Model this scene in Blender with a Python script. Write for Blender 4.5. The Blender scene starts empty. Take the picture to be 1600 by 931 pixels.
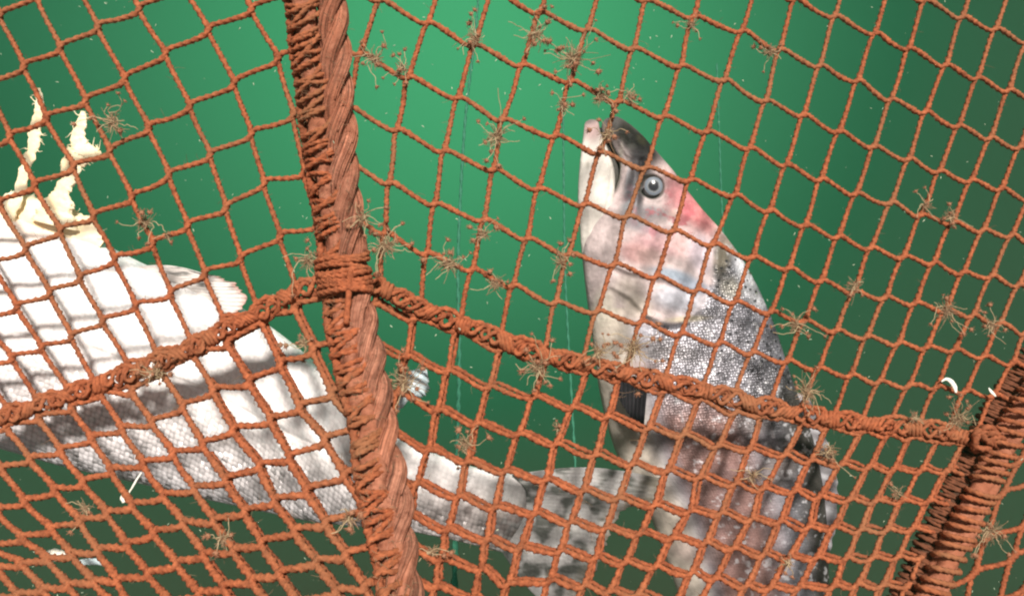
import bpy, math, random
import numpy as np
from mathutils import Vector

random.seed(11)
rng = np.random.default_rng(11)
scene = bpy.context.scene
COL = scene.collection

# ------------------------------------------------------------------ camera
K = 36.0 / 28.0 / 1600.0            # tangent per photo pixel (photo 1600 x 931)
CX, CY = 800.0, 465.5
cam = bpy.data.cameras.new('camera')
cam.lens = 28.0
cam.sensor_width = 36.0
cam.clip_start = 0.01
cam.clip_end = 500.0
camo = bpy.data.objects.new('camera', cam)
COL.objects.link(camo)
camo.rotation_euler = (math.radians(90), 0, 0)
scene.camera = camo

# ------------------------------------------------------------------ light and exposure
scene.view_settings.view_transform = 'Standard'
scene.view_settings.look = 'None'
scene.view_settings.exposure = 0.48
scene.view_settings.gamma = 1.0
scene.cycles.pixel_filter_type = 'BLACKMAN_HARRIS'
scene.cycles.filter_width = 2.2
sun_dir = Vector((-0.13, 0.84, -0.50)).normalized()      # way the light travels
sun = bpy.data.lights.new('sun', 'SUN')
sun.energy = 5.0
sun.angle = math.radians(7.0)
sun.color = (1.0, 0.93, 0.86)
suno = bpy.data.objects.new('sun', sun)
COL.objects.link(suno)
suno.rotation_euler = sun_dir.to_track_quat('-Z', 'Y').to_euler()

world = bpy.data.worlds.new('World')
scene.world = world
world.use_nodes = True
nt = world.node_tree
nt.nodes.clear()
def N(t, **kw):
    n = nt.nodes.new(t)
    for k, v in kw.items():
        setattr(n, k, v)
    return n
def M(op, a, b=None, c=None, clamp=False):
    n = N('ShaderNodeMath', operation=op, use_clamp=clamp)
    for i, v in enumerate((a, b, c)):
        if v is None: continue
        if isinstance(v, (int, float)): n.inputs[i].default_value = v
        else: nt.links.new(v, n.inputs[i])
    return n.outputs[0]
def srgb(r, g, b):
    f = lambda c: (c / 255 / 12.92) if c / 255 <= 0.04045 else ((c / 255 + 0.055) / 1.055) ** 2.4
    return (f(r), f(g), f(b), 1.0)
tc = N('ShaderNodeTexCoord')
sep = N('ShaderNodeSeparateXYZ')
nt.links.new(tc.outputs['Generated'], sep.inputs[0])
X, Y, Z = sep.outputs
az = M('ARCTAN2', X, Y)
d0 = M('ADD', az, 0.05)
wsel = M('MULTIPLY_ADD', M('GREATER_THAN', d0, 0.0), -0.06, 0.49)
q = M('DIVIDE', d0, wsel)
fa = M('EXPONENT', M('MULTIPLY', M('MULTIPLY', q, q), -1.0))
up = N('ShaderNodeMapRange', interpolation_type='SMOOTHSTEP')
up.inputs['From Min'].default_value = 0.5; up.inputs['From Max'].default_value = 0.95
nt.links.new(Z, up.inputs['Value'])
fa2 = M('MAXIMUM', fa, up.outputs[0])
el = N('ShaderNodeMapRange', interpolation_type='SMOOTHSTEP')
el.inputs['From Min'].default_value = -0.37; el.inputs['From Max'].default_value = 0.36
nt.links.new(Z, el.inputs['Value'])
tval = M('MULTIPLY', el.outputs[0], fa2)
ramp = N('ShaderNodeValToRGB')
nt.links.new(tval, ramp.inputs[0])
stops = [(0.0, (64, 58, 42)), (0.05, (58, 64, 45)), (0.25, (42, 88, 57)), (0.5, (57, 123, 82)), (0.78, (66, 152, 101)), (1.0, (74, 171, 114))]
el_ = ramp.color_ramp.elements
el_[0].position, el_[0].color = stops[0][0], srgb(*stops[0][1])
el_[1].position, el_[1].color = stops[-1][0], srgb(*stops[-1][1])
for p, c in stops[1:-1]:
    e = el_.new(p); e.color = srgb(*c)
sky = N('ShaderNodeTexSky', sky_type='NISHITA')
sky.sun_disc = False
sky.sun_elevation = math.asin(-sun_dir.z)
sky.sun_rotation = math.atan2(-sun_dir.x, -sun_dir.y)
skyf = N('ShaderNodeMix', data_type='RGBA', blend_type='MULTIPLY')     # daylight that comes down through the surface
skyf.inputs[0].default_value = 1.0
nt.links.new(sky.outputs[0], skyf.inputs[6])
cu = N('ShaderNodeCombineXYZ')
for i, k in enumerate((1.0, 0.72, 0.62)):
    nt.links.new(M('MULTIPLY', up.outputs[0], k), cu.inputs[i])
nt.links.new(cu.outputs[0], skyf.inputs[7])
back = N('ShaderNodeMapRange', interpolation_type='SMOOTHSTEP')     # neutral fill added behind the camera to take the green out of shadows
back.inputs['From Min'].default_value = 0.25; back.inputs['From Max'].default_value = -0.5
nt.links.new(Y, back.inputs['Value'])
bmix = N('ShaderNodeMix', data_type='RGBA')
nt.links.new(back.outputs[0], bmix.inputs[0]); nt.links.new(ramp.outputs[0], bmix.inputs[6])
bmix.inputs[7].default_value = (0.235, 0.195, 0.19, 1)
bg1 = N('ShaderNodeBackground'); bg1.inputs[1].default_value = 0.77
nt.links.new(bmix.outputs[2], bg1.inputs[0])
bg2 = N('ShaderNodeBackground'); bg2.inputs[1].default_value = 0.15
nt.links.new(skyf.outputs[2], bg2.inputs[0])
addw = N('ShaderNodeAddShader')
nt.links.new(bg1.outputs[0], addw.inputs[0]); nt.links.new(bg2.outputs[0], addw.inputs[1])
wo = N('ShaderNodeOutputWorld')
nt.links.new(addw.outputs[0], wo.inputs['Surface'])

# ------------------------------------------------------------------ helpers: space
def lerp_tab(tab, v):
    return np.interp(v, [t[0] for t in tab], [t[1] for t in tab])

def lac_y(px):          # centre line of the seam between the upper and the lower panels
    left = [(-700, 880), (-120, 690), (-40, 665), (30, 645), (80, 628), (140, 606), (200, 586), (250, 566), (300, 545), (350, 518), (395, 494), (430, 477), (462, 455), (500, 445), (540, 440)]
    right = [(575, 440), (610, 457), (650, 480), (700, 501), (745, 517), (790, 535), (850, 555), (915, 569), (965, 582), (1030, 596), (1100, 611), (1150, 625), (1200, 638), (1260, 650), (1330, 660), (1400, 666), (1460, 674), (1510, 684), (1545, 694), (1750, 745)]
    return lerp_tab(left + right, px)

def rope_right(py):     # right outline of the vertical rope
    return lerp_tab([(-400, 500), (-40, 540), (20, 543), (100, 548), (205, 556), (285, 561), (310, 564), (410, 575), (460, 579), (510, 591), (560, 602), (600, 607), (650, 617), (700, 622), (750, 633), (800, 641), (850, 646), (880, 649), (970, 661), (1300, 705)], py)

def rope_left(py):
    return lerp_tab([(-400, 395), (-40, 437), (20, 446), (120, 458), (205, 469), (285, 481), (310, 485), (410, 500), (460, 503), (510, 508), (560, 517), (600, 528), (650, 542), (700, 550), (750, 555), (800, 565), (850, 577), (880, 582), (970, 600), (1300, 660)], py)

CORN = [(1720, 400), (1650, 530), (1600, 605), (1562, 662), (1536, 715), (1510, 768), (1480, 825), (1452, 885), (1418, 955), (1380, 1040), (1300, 1200)]
def corner_x(py):
    return lerp_tab([(p[1], p[0]) for p in CORN], py)

def net_depth(px, py):
    px = np.asarray(px, float); py = np.asarray(py, float)
    r = np.clip((px - 560) / 1040, 0, 1.4)
    l = np.clip((560 - px) / 560, 0, 1.6)
    D = 0.555 + 0.125 * r ** 1.1 + 0.022 * l
    low = np.clip((py - lac_y(px)) / 300, 0, 2.0)
    D = D - 0.085 * (np.sqrt(low * low + 0.01) - 0.1) * (1 - 0.3 * r)
    D = D + 0.004 * np.sin(px / 90.0) * np.cos(py / 110.0)
    return D

def W(px, py, D):
    px = np.asarray(px, float); py = np.asarray(py, float); D = np.asarray(D, float) + 0 * px
    return np.stack([(px - CX) * K * D, D, (CY - py) * K * D], axis=-1)

# ------------------------------------------------------------------ helpers: meshes
def catmull(P, n):
    """n samples per span through the points of P (centripetal-ish uniform Catmull-Rom)"""
    P = np.asarray(P, float)
    A = np.vstack([2 * P[0] - P[1], P, 2 * P[-1] - P[-2]])
    out = []
    t = np.linspace(0, 1, n, endpoint=False)[:, None]
    for i in range(1, len(A) - 2):
        p0, p1, p2, p3 = A[i - 1], A[i], A[i + 1], A[i + 2]
        out.append(0.5 * ((2 * p1) + (-p0 + p2) * t + (2 * p0 - 5 * p1 + 4 * p2 - p3) * t ** 2 + (-p0 + 3 * p1 - 3 * p2 + p3) * t ** 3))
    out.append(P[-1:])
    return np.vstack(out)

def resample(P, step=None, n=None):
    P = np.asarray(P, float)
    seg = np.linalg.norm(np.diff(P, axis=0), axis=1)
    s = np.concatenate([[0], np.cumsum(seg)])
    if n is None: n = max(3, int(s[-1] / step) + 1)
    u = np.linspace(0, s[-1], n)
    return np.stack([np.interp(u, s, P[:, k]) for k in range(P.shape[1])], axis=1), u

def frames(P):
    T = np.gradient(P, axis=0)
    T /= np.linalg.norm(T, axis=1)[:, None] + 1e-12
    ref = np.array([0.0, -1.0, 0.05])
    A = np.zeros_like(P)
    a = ref - T[0] * ref.dot(T[0])
    if np.linalg.norm(a) < 1e-3: a = np.array([1.0, 0, 0]) - T[0] * T[0][0]
    a /= np.linalg.norm(a)
    for i in range(len(P)):
        a = a - T[i] * a.dot(T[i])
        a /= np.linalg.norm(a) + 1e-12
        A[i] = a
    B = np.cross(T, A)
    return T, A, B

class Acc:
    def __init__(self):
        self.v = []; self.q = []; self.n = 0; self.t = []
    def add(self, V, Q=None, T=None):
        self.v.append(np.asarray(V, float))
        if Q is not None and len(Q): self.q.append(np.asarray(Q) + self.n)
        if T is not None and len(T): self.t.append(np.asarray(T) + self.n)
        self.n += len(V)
    def build(self, name, mat, parent=None, smooth=True, attrs=None):
        me = bpy.data.meshes.new(name)
        V = np.vstack(self.v)
        Q = np.vstack(self.q).astype(np.int32) if self.q else np.zeros((0, 4), np.int32)
        T = np.vstack(self.t).astype(np.int32) if self.t else np.zeros((0, 3), np.int32)
        me.vertices.add(len(V)); me.vertices.foreach_set('co', V.astype(np.float32).ravel())
        nl = Q.size + T.size
        me.loops.add(nl)
        me.loops.foreach_set('vertex_index', np.concatenate([Q.ravel(), T.ravel()]).astype(np.int32))
        me.polygons.add(len(Q) + len(T))
        st = np.concatenate([np.arange(len(Q)) * 4, Q.size + np.arange(len(T)) * 3]).astype(np.int32)
        me.polygons.foreach_set('loop_start', st)
        me.update(calc_edges=True); me.validate()
        if smooth: me.polygons.foreach_set('use_smooth', np.ones(len(me.polygons), bool))
        if attrs:
            for an, (kind, data) in attrs.items():
                if kind == 'color':
                    a = me.color_attributes.new(an, 'FLOAT_COLOR', 'POINT')
                    a.data.foreach_set('color', data.astype(np.float32).ravel())
                else:
                    a = me.attributes.new(an, 'FLOAT_VECTOR', 'POINT')
                    a.data.foreach_set('vector', data.astype(np.float32).ravel())
        me.materials.append(mat)
        o = bpy.data.objects.new(name, me)
        COL.objects.link(o)
        if parent: o.parent = parent
        return o

def tube(acc, P, r, step=0.0007, sides=9, lobes=0, pitch=0.0075, amp=0.16, rough=0.05, flat=1.0, capped=True, hand=1):
    """tube along P; with lobes>0 the section is a twisted multi-strand yarn"""
    P0 = np.asarray(P, float)
    P, u = resample(P0, step=step)
    n = len(P)
    if np.ndim(r) > 0:
        rr = np.interp(np.linspace(0, 1, n), np.linspace(0, 1, len(r)), r)
    else:
        rr = np.full(n, r)
    T, A, B = frames(P)
    th = np.linspace(0, 2 * np.pi, sides, endpoint=False)[None, :]
    ph = 2 * np.pi * u[:, None] / pitch * hand
    R = rr[:, None] * np.ones((1, sides))
    if lobes:
        R = R * (1 + 1.25 * amp * (np.abs(np.cos((lobes * th - lobes * ph * 0.42) / 2)) * 2 - 1.2) + 0.5 * amp * np.cos(2 * th + 2.4 * ph))
    if rough: R = R * (1 + rng.normal(0, rough, R.shape))
    V = P[:, None, :] + (np.cos(th) * R)[..., None] * A[:, None, :] * flat + (np.sin(th) * R)[..., None] * B[:, None, :]
    i = np.arange(n - 1)[:, None] * sides; j = np.arange(sides)[None, :]; j2 = (j + 1) % sides
    Q = np.stack([i + j, i + j2, i + sides + j2, i + sides + j], axis=-1).reshape(-1, 4)
    V = V.reshape(-1, 3)
    tr = None
    if capped:
        V = np.vstack([V, P[0] - T[0] * rr[0] * 0.4, P[-1] + T[-1] * rr[-1] * 0.4])
        a, b = n * sides, n * sides + 1
        jj = np.arange(sides); jn = (jj + 1) % sides
        tr = np.vstack([np.stack([jn, jj, np.full(sides, a)], 1), np.stack([(n - 1) * sides + jj, (n - 1) * sides + jn, np.full(sides, b)], 1)])
    acc.add(V, Q, tr)

def empty(name, loc):
    o = bpy.data.objects.new(name, None)
    o.empty_display_size = 0.02
    COL.objects.link(o)
    o.location = loc
    return o

def tag(o, label=None, cat=None, group=None, kind=None):
    if label: o['label'] = label
    if cat: o['category'] = cat
    if group: o['group'] = group
    if kind: o['kind'] = kind
    return o

def adopt(child, root):
    """parent keeping the world place (root is an unrotated empty)"""
    child.parent = root
    child.location = -Vector(root.location)
    return child

# ------------------------------------------------------------------ materials
def mat_new(name):
    m = bpy.data.materials.new(name)
    m.use_nodes = True
    t = m.node_tree
    b = t.nodes['Principled BSDF']
    return m, t, b

def noise_mat(name, c1, c2, scale, rough=0.85, bump=0.3, bscale=None, c3=None, spec=0.25, bdist=0.0006, sss=0.0):
    m, t, b = mat_new(name)
    tcn = t.nodes.new('ShaderNodeTexCoord')
    n1 = t.nodes.new('ShaderNodeTexNoise'); n1.inputs['Scale'].default_value = scale; n1.inputs['Detail'].default_value = 6; n1.inputs['Roughness'].default_value = 0.65
    t.links.new(tcn.outputs['Object'], n1.inputs['Vector'])
    r = t.nodes.new('ShaderNodeValToRGB')
    r.color_ramp.elements[0].position = 0.32; r.color_ramp.elements[0].color = (*c1, 1)
    r.color_ramp.elements[1].position = 0.68; r.color_ramp.elements[1].color = (*c2, 1)
    t.links.new(n1.outputs[0], r.inputs[0])
    out = r.outputs[0]
    if c3:
        n3 = t.nodes.new('ShaderNodeTexNoise'); n3.inputs['Scale'].default_value = 14; n3.inputs['Detail'].default_value = 3
        t.links.new(tcn.outputs['Object'], n3.inputs['Vector'])
        mr = t.nodes.new('ShaderNodeMapRange'); mr.inputs['From Min'].default_value = 0.45; mr.inputs['From Max'].default_value = 0.7
        mr.inputs['To Max'].default_value = 0.72
        t.links.new(n3.outputs[0], mr.inputs['Value'])
        mx = t.nodes.new('ShaderNodeMix'); mx.data_type = 'RGBA'
        mx.inputs[7].default_value = (*c3, 1)
        t.links.new(mr.outputs[0], mx.inputs[0]); t.links.new(out, mx.inputs[6])
        out = mx.outputs[2]
    t.links.new(out, b.inputs['Base Color'])
    b.inputs['Roughness'].default_value = rough
    b.inputs['Specular IOR Level'].default_value = spec
    if bump:
        n2 = t.nodes.new('ShaderNodeTexNoise'); n2.inputs['Scale'].default_value = bscale or scale * 4; n2.inputs['Detail'].default_value = 3
        t.links.new(tcn.outputs['Object'], n2.inputs['Vector'])
        bp = t.nodes.new('ShaderNodeBump'); bp.inputs['Strength'].default_value = bump; bp.inputs['Distance'].default_value = bdist
        t.links.new(n2.outputs[0], bp.inputs['Height']); t.links.new(bp.outputs[0], b.inputs['Normal'])
    return m

TW = noise_mat('twine_red', (0.17, 0.046, 0.019), (0.44, 0.128, 0.052), 230, bump=0.5, bscale=1300, c3=(0.24, 0.115, 0.055), bdist=0.0006)
TW2 = noise_mat('twine_red_worn', (0.15, 0.040, 0.017), (0.38, 0.108, 0.044), 200, bump=0.6, bscale=1100, c3=(0.22, 0.085, 0.04), bdist=0.0005)
ROPE = noise_mat('rope_fibre', (0.16, 0.052, 0.028), (0.42, 0.17, 0.10), 170, bump=0.7, bscale=800, c3=(0.30, 0.10, 0.05), bdist=0.0008)
SHADE_ROPE = noise_mat('shaded_rope', (0.035, 0.018, 0.010), (0.10, 0.042, 0.022), 120, bump=0.8, bscale=500, bdist=0.001)  # shade on the corner rope's left side, put into a dark colour
SHADE_TWINE = noise_mat('shaded_twine', (0.09, 0.034, 0.017), (0.20, 0.068, 0.032), 150, bump=0.8, bscale=900, bdist=0.0006)  # same shade put into the colour of the twine wraps there
STALK = noise_mat('hydroid_stalk', (0.38, 0.27, 0.15), (0.60, 0.48, 0.30), 300, rough=0.6, bump=0)
HEAD = noise_mat('hydroid_head', (0.27, 0.115, 0.06), (0.44, 0.22, 0.13), 500, rough=0.8, bump=0.4, bscale=1500)
FUZZ = noise_mat('fouling_fuzz', (0.28, 0.16, 0.09), (0.42, 0.29, 0.18), 300, rough=0.8, bump=0)
PALE = noise_mat('pale_tissue', (0.82, 0.80, 0.66), (0.9, 0.88, 0.82), 120, rough=0.45, bump=0.3)
for m_, a_ in ((STALK, 0.62), (FUZZ, 0.55), (HEAD, 0.85)): m_.node_tree.nodes['Principled BSDF'].inputs['Alpha'].default_value = a_
JELLY = noise_mat('pale_jelly', (0.42, 0.56, 0.60), (0.60, 0.70, 0.72), 60, rough=0.25, bump=0.2)
def streak(m):
    t = m.node_tree; b = t.nodes['Principled BSDF']
    src = b.inputs['Base Color'].links[0].from_socket
    at = t.nodes.new('ShaderNodeAttribute'); at.attribute_name = 'Col'
    mx = t.nodes.new('ShaderNodeMix'); mx.data_type = 'RGBA'; mx.blend_type = 'MULTIPLY'; mx.inputs[0].default_value = 1.0
    t.links.new(src, mx.inputs[6]); t.links.new(at.outputs['Color'], mx.inputs[7]); t.links.new(mx.outputs[2], b.inputs['Base Color'])
    return m
STRAND = streak(noise_mat('rope_strand_fibre', (0.17, 0.060, 0.034), (0.40, 0.175, 0.11), 170, bump=0.7, bscale=800, c3=(0.30, 0.10, 0.05), bdist=0.0008))
GROPE_HAZED = noise_mat('green_rope_hazed', (0.02, 0.105, 0.06), (0.05, 0.20, 0.125), 300, rough=0.7, bump=0.2)  # fading of the far ropes in the water is put into this colour
SNOW = noise_mat('snow_flake', (0.30, 0.42, 0.30), (0.60, 0.62, 0.45), 30, rough=0.7, bump=0)
FLESH = noise_mat('torn_flesh', (0.86, 0.66, 0.38), (0.95, 0.88, 0.66), 45, rough=0.5, bump=0.8, bscale=160, bdist=0.002)

# ------------------------------------------------------------------ net nodes read along the sheets
def chain(d, j, i0, pts):
    for k, p in enumerate(pts): d[(i0 + k, j)] = np.array(p, float)

UR = {}
chain(UR, -4, 12, [(1502, 27), (1553, 47)])
chain(UR, -3, 9, [(1303, 27), (1365, 53), (1418, 78), (1475, 103), (1525, 123)])
chain(UR, -2, 6, [(1083, 27), (1157, 50), (1217, 78), (1280, 105), (1338, 128), (1392, 157), (1445, 177), (1497, 198), (1545, 217)])
chain(UR, -1, 4, [(917, 47), (988, 77), (1062, 103), (1130, 127), (1195, 158), (1253, 182), (1310, 207), (1365, 230), (1418, 250), (1465, 268), (1515, 283), (1562, 297)])
chain(UR, 0, 1, [(667, 36), (741, 71), (815, 102), (890, 128), (965, 160), (1035, 183), (1103, 207), (1169, 232), (1227, 258), (1280, 280), (1337, 303), (1390, 318), (1438, 336), (1487, 348), (1533, 362)])
chain(UR, 1, 0, [(562, 86), (637, 120), (713, 155), (785, 187), (865, 213), (937, 239), (1008, 263), (1077, 282), (1146, 306), (1201, 331), (1257, 352), (1308, 372), (1358, 388), (1408, 402), (1457, 413), (1502, 425), (1548, 433)])
chain(UR, 2, 1, [(619, 204), (693, 237), (770, 265), (840, 295), (912, 320), (980, 340), (1050, 362), (1112, 382), (1173, 402), (1230, 420), (1282, 440), (1333, 457), (1382, 466), (1428, 475), (1477, 485), (1518, 493), (1560, 507)])
chain(UR, 3, 1, [(608, 285), (678, 318), (753, 345), (822, 373), (887, 397), (958, 414), (1025, 433), (1088, 454), (1147, 472), (1202, 488), (1255, 502), (1305, 517), (1353, 527), (1402, 537), (1447, 543), (1490, 548), (1535, 558)])
chain(UR, 4, 1, [(600, 365), (667, 397), (736, 422), (801, 447), (868, 472), (933, 487), (1000, 505), (1062, 522), (1122, 537), (1173, 552), (1228, 565), (1277, 577), (1327, 587), (1373, 597), (1417, 603), (1462, 605), (1507, 612)])
UL = {}
chain(UL, 0, -1, [(37, 105), (95, 75), (153, 43), (216, 15)][0:])
UL = {}
chain(UL, 0, 0, [(37, 105), (95, 75), (153, 43), (218, 14)])
chain(UL, 1, -1, [(15, 215), (73, 185), (134, 158), (195, 123), (258, 85), (325, 48), (393, 14)])
chain(UL, 2, -1, [(55, 290), (115, 262), (172, 235), (232, 200), (297, 167), (365, 130), (435, 93)])
chain(UL, 3, -2, [(40, 390), (95, 362), (147, 337), (207, 310), (265, 275), (328, 243), (393, 210), (458, 181)])
chain(UL, 4, -3, [(26, 480), (77, 457), (125, 435), (180, 405), (237, 382), (292, 353), (353, 325), (413, 288), (476, 268)])
chain(UL, 5, -3, [(65, 543), (112, 527), (162, 502), (212, 478), (267, 458), (320, 427), (377, 403), (437, 370), (494, 350)])
LL = {}
chain(LL, 0, 0, [(47, 717), (95, 703), (143, 685), (190, 670), (238, 660), (285, 637), (332, 611), (388, 597), (438, 568), (489, 546)])
chain(LL, 1, -1, [(40, 783), (85, 767), (130, 753), (173, 735), (223, 725), (270, 708), (318, 695), (363, 672), (422, 657), (468, 637), (517, 613)])
chain(LL, 2, -1, [(80, 827), (125, 813), (167, 803), (207, 790), (253, 773), (303, 763), (352, 750), (403, 727), (450, 715), (505, 688)])
chain(LL, 3, -1, [(113, 867), (153, 860), (197, 850), (240, 833), (287, 818), (333, 813), (380, 800), (427, 783), (478, 767), (537, 743)])
chain(LL, 4, 2, [(275, 880), (318, 867), (363, 860), (408, 848), (460, 830), (508, 817)])
LR = {}
chain(LR, 0, 0, [(633, 558), (697, 580), (762, 605), (830, 622), (892, 638), (947, 653), (1010, 670), (1065, 682), (1120, 697), (1168, 703), (1223, 712), (1265, 720), (1312, 727), (1355, 731), (1393, 735), (1437, 735), (1478, 737)])
chain(LR, 1, 0, [(620, 617), (682, 642), (743, 663), (807, 680), (867, 695), (928, 712), (985, 727), (1040, 737), (1093, 747), (1147, 758), (1190, 765), (1238, 770), (1278, 778), (1325, 782), (1365, 784), (1407, 783), (1448, 784)])
chain(LR, 2, 1, [(667, 702), (728, 722), (787, 738), (850, 752), (908, 768), (963, 780), (1020, 790), (1075, 800), (1123, 803), (1172, 813), (1217, 817), (1260, 825), (1300, 826), (1342, 829), (1382, 828), (1423, 828)])
chain(LR, 3, 1, [(648, 757), (713, 777), (770, 793), (832, 802), (888, 817), (943, 827), (997, 835), (1048, 843), (1100, 850), (1143, 858), (1190, 867), (1230, 872), (1273, 873), (1320, 873), (1360, 872), (1400, 872)])
chain(LR, 4, 1, [(637, 807), (697, 828), (758, 845), (812, 857), (872, 862)])
chain(LR, 5, 1, [(628, 850), (687, 873)])

def extend(G, ir, jr):
    G = dict(G)
    for _ in range(14):
        new = {}
        for i in range(*ir):
            for j in range(*jr):
                if (i, j) in G: continue
                c = []
                for (a, b) in ((1, 0), (-1, 0), (0, 1), (0, -1)):
                    p, q = (i + a, j + b), (i + 2 * a, j + 2 * b)
                    if p in G and q in G: c.append(2 * G[p] - G[q])
                par = []
                for a in (1, -1):
                    for b in (1, -1):
                        p, q, r = (i + a, j), (i, j + b), (i + a, j + b)
                        if p in G and q in G and r in G: par.append(G[p] + G[q] - G[r])
                if par: new[(i, j)] = np.mean(par, axis=0)
                elif c: new[(i, j)] = np.mean(c, axis=0)
        if not new: break
        G.update(new)
    return G

UR = extend(UR, (-3, 21), (-7, 8))
UL = extend(UL, (-5, 9), (-3, 9))
LL = extend(LL, (-5, 13), (-3, 9))
LR = extend(LR, (-3, 22), (-3, 9))

def runs(mask):
    out = []; s = None
    for k, m in enumerate(mask):
        if m and s is None: s = k
        if not m and s is not None:
            out.append((s, k)); s = None
    if s is not None: out.append((s, len(mask)))
    return out

FUZZPTS = []
def net_panel(name, G, ir, jr, inside, label, depth_off=0.0, shift=(0, 0), rad=0.00166, jog=4.2, mat=TW, flat_rows=1.0):
    acc = Acc()
    jit = {k: rng.normal(0, 0.7, 2) for k in G}
    sh = np.array(shift, float)
    def node(i, j): return G[(i, j)] + jit[(i, j)]
    for j in range(*jr):
        idx = [i for i in range(*ir) if (i, j) in G and (i, j - 1) in G or (i, j) in G and (i, j + 1) in G]
        if len(idx) < 2: continue
        pts = []; rs = []
        for n, i in enumerate(idx):
            p = node(i, j)
            a = node(idx[min(n + 1, len(idx) - 1)], j) - node(idx[max(n - 1, 0)], j)
            gap = np.linalg.norm(a) / 2
            a = a / np.linalg.norm(a)
            c = (G[(i, j - 1)] - p) if (i, j - 1) in G else (p - G[(i, j + 1)])
            c = c / np.linalg.norm(c)
            e = gap * 0.13
            pts += [p - a * e - c * jog, p, p + a * e + c * jog, ]
            nx = node(idx[n + 1], j) if n + 1 < len(idx) else None
            if nx is not None:
                mid = (p + nx) / 2 + rng.normal(0, 0.8, 2) + np.array([0, 0.6])
                pts.append(mid)
        P2 = catmull(pts, 10)
        P2, _ = resample(P2, step=1.3)
        P2 = P2 + sh
        D = net_depth(P2[:, 0], P2[:, 1]) + depth_off
        ok = inside(P2[:, 0], P2[:, 1])
        for s, e in runs(ok):
            if e - s < 6: continue
            P3 = W(P2[s:e, 0], P2[s:e, 1], D[s:e] - 0.0004)
            # thicker at the crossings
            nd = np.array([node(i, j) + sh for i in idx])
            dist = np.min(np.linalg.norm(P2[s:e, None, :] - nd[None], axis=2), axis=1)
            r = rad * (1 + 0.22 * np.exp(-(dist / 9) ** 2)) * (1 + 0.04 * np.sin(np.arange(e - s) * 0.11 + j))
            FUZZPTS.append(P3)
            tube(acc, P3, r, lobes=3, hand=1, flat=flat_rows, rough=0.075, amp=0.23)
    for i in range(*ir):
        jd = [j for j in range(*jr) if (i, j) in G]
        if len(jd) < 2: continue
        pts = []
        for n, j in enumerate(jd):
            p = node(i, j)
            a = node(i, jd[min(n + 1, len(jd) - 1)]) - node(i, jd[max(n - 1, 0)])
            a = a / np.linalg.norm(a)
            side = np.array([a[1], -a[0]])
            pts += [p - a * 8 + side * 1.5, p + a * 8 - side * 1.5]
            if n + 1 < len(jd):
                pts.append((p + node(i, jd[n + 1])) / 2 + rng.normal(0, 0.7, 2))
        P2 = catmull(pts, 10)
        P2, _ = resample(P2, step=1.3)
        P2 = P2 + sh
        D = net_depth(P2[:, 0], P2[:, 1]) + depth_off
        ok = inside(P2[:, 0], P2[:, 1])
        nd = np.array([node(i, j) + sh for j in jd])
        for s, e in runs(ok):
            if e - s < 6: continue
            P3 = W(P2[s:e, 0], P2[s:e, 1], D[s:e] + 0.0006)
            dist = np.min(np.linalg.norm(P2[s:e, None, :] - nd[None], axis=2), axis=1)
            r = rad * 0.97 * (1 + 0.28 * np.exp(-(dist / 10) ** 2)) * (1 + 0.04 * np.sin(np.arange(e - s) * 0.09 + i))
            FUZZPTS.append(P3)
            tube(acc, P3, r, lobes=3, hand=-1, rough=0.08, amp=0.27)
    o = acc.build(name, mat)
    tag(o, label, 'net')
    return o

def in_frame(x, y): return (x > -130) & (x < 1730) & (y > -110) & (y < 1045)
net_panel('net_panel', UR, (-3, 21), (-7, 8),
          lambda x, y: in_frame(x, y) & (x > rope_right(y) - 14) & (y < lac_y(x) + 2) & (x < corner_x(y) + 6),
          'upper right sheet of red-brown square-mesh netting with the upright fish behind it')
net_panel('net_panel', UL, (-5, 9), (-3, 9),
          lambda x, y: in_frame(x, y) & (x < rope_left(y) + 12) & (y < lac_y(x) + 2),
          'upper left sheet of red-brown netting above the knotted seam and over the white fish')
net_panel('net_panel', LL, (-5, 13), (-3, 9),
          lambda x, y: in_frame(x, y) & (x < rope_left(y) + 12) & (y > lac_y(x) - 2),
          'lower left sheet of orange-red netting with slanting narrow meshes below the seam', rad=0.0019, jog=4.5)
net_panel('net_panel', LR, (-3, 22), (-3, 9),
          lambda x, y: in_frame(x, y) & (x > rope_right(y) - 14) & (y > lac_y(x) - 2) & (x < corner_x(y) - 18),
          'lower right sheet of orange-red netting, front layer of the doubled twine below the seam', rad=0.00158)
# second layer hanging just behind the lower panels
net_panel('net_panel', LR, (-3, 22), (-3, 9),
          lambda x, y: in_frame(x, y) & (x > rope_right(y) - 14) & (y > lac_y(x) + 2) & (x < corner_x(y) - 18),
          'lower right sheet of red netting, rear layer just behind the front twine', depth_off=0.006, shift=(6, -5), rad=0.00132, mat=TW2)
net_panel('net_panel', LL, (3, 13), (-3, 9),
          lambda x, y: in_frame(x, y) & (x > 330) & (x < rope_left(y) + 12) & (y > lac_y(x) + 2),
          'small rear layer of netting doubled behind the lower left sheet beside the thick rope', depth_off=0.006, shift=(7, 0), rad=0.0014, mat=TW2)

# ------------------------------------------------------------------ thick vertical rope with lashing
def pxm(v, D): return v * K * D

rope_root = empty('laced_rope', W(560, 465, 0.545))
tag(rope_root, 'thick twisted red-brown rope running top to bottom, laced with twine down its left side', 'rope')
ys = np.arange(-150, 1060, 8.0)
RD = lambda x, y: net_depth(x, y) - 0.004
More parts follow.
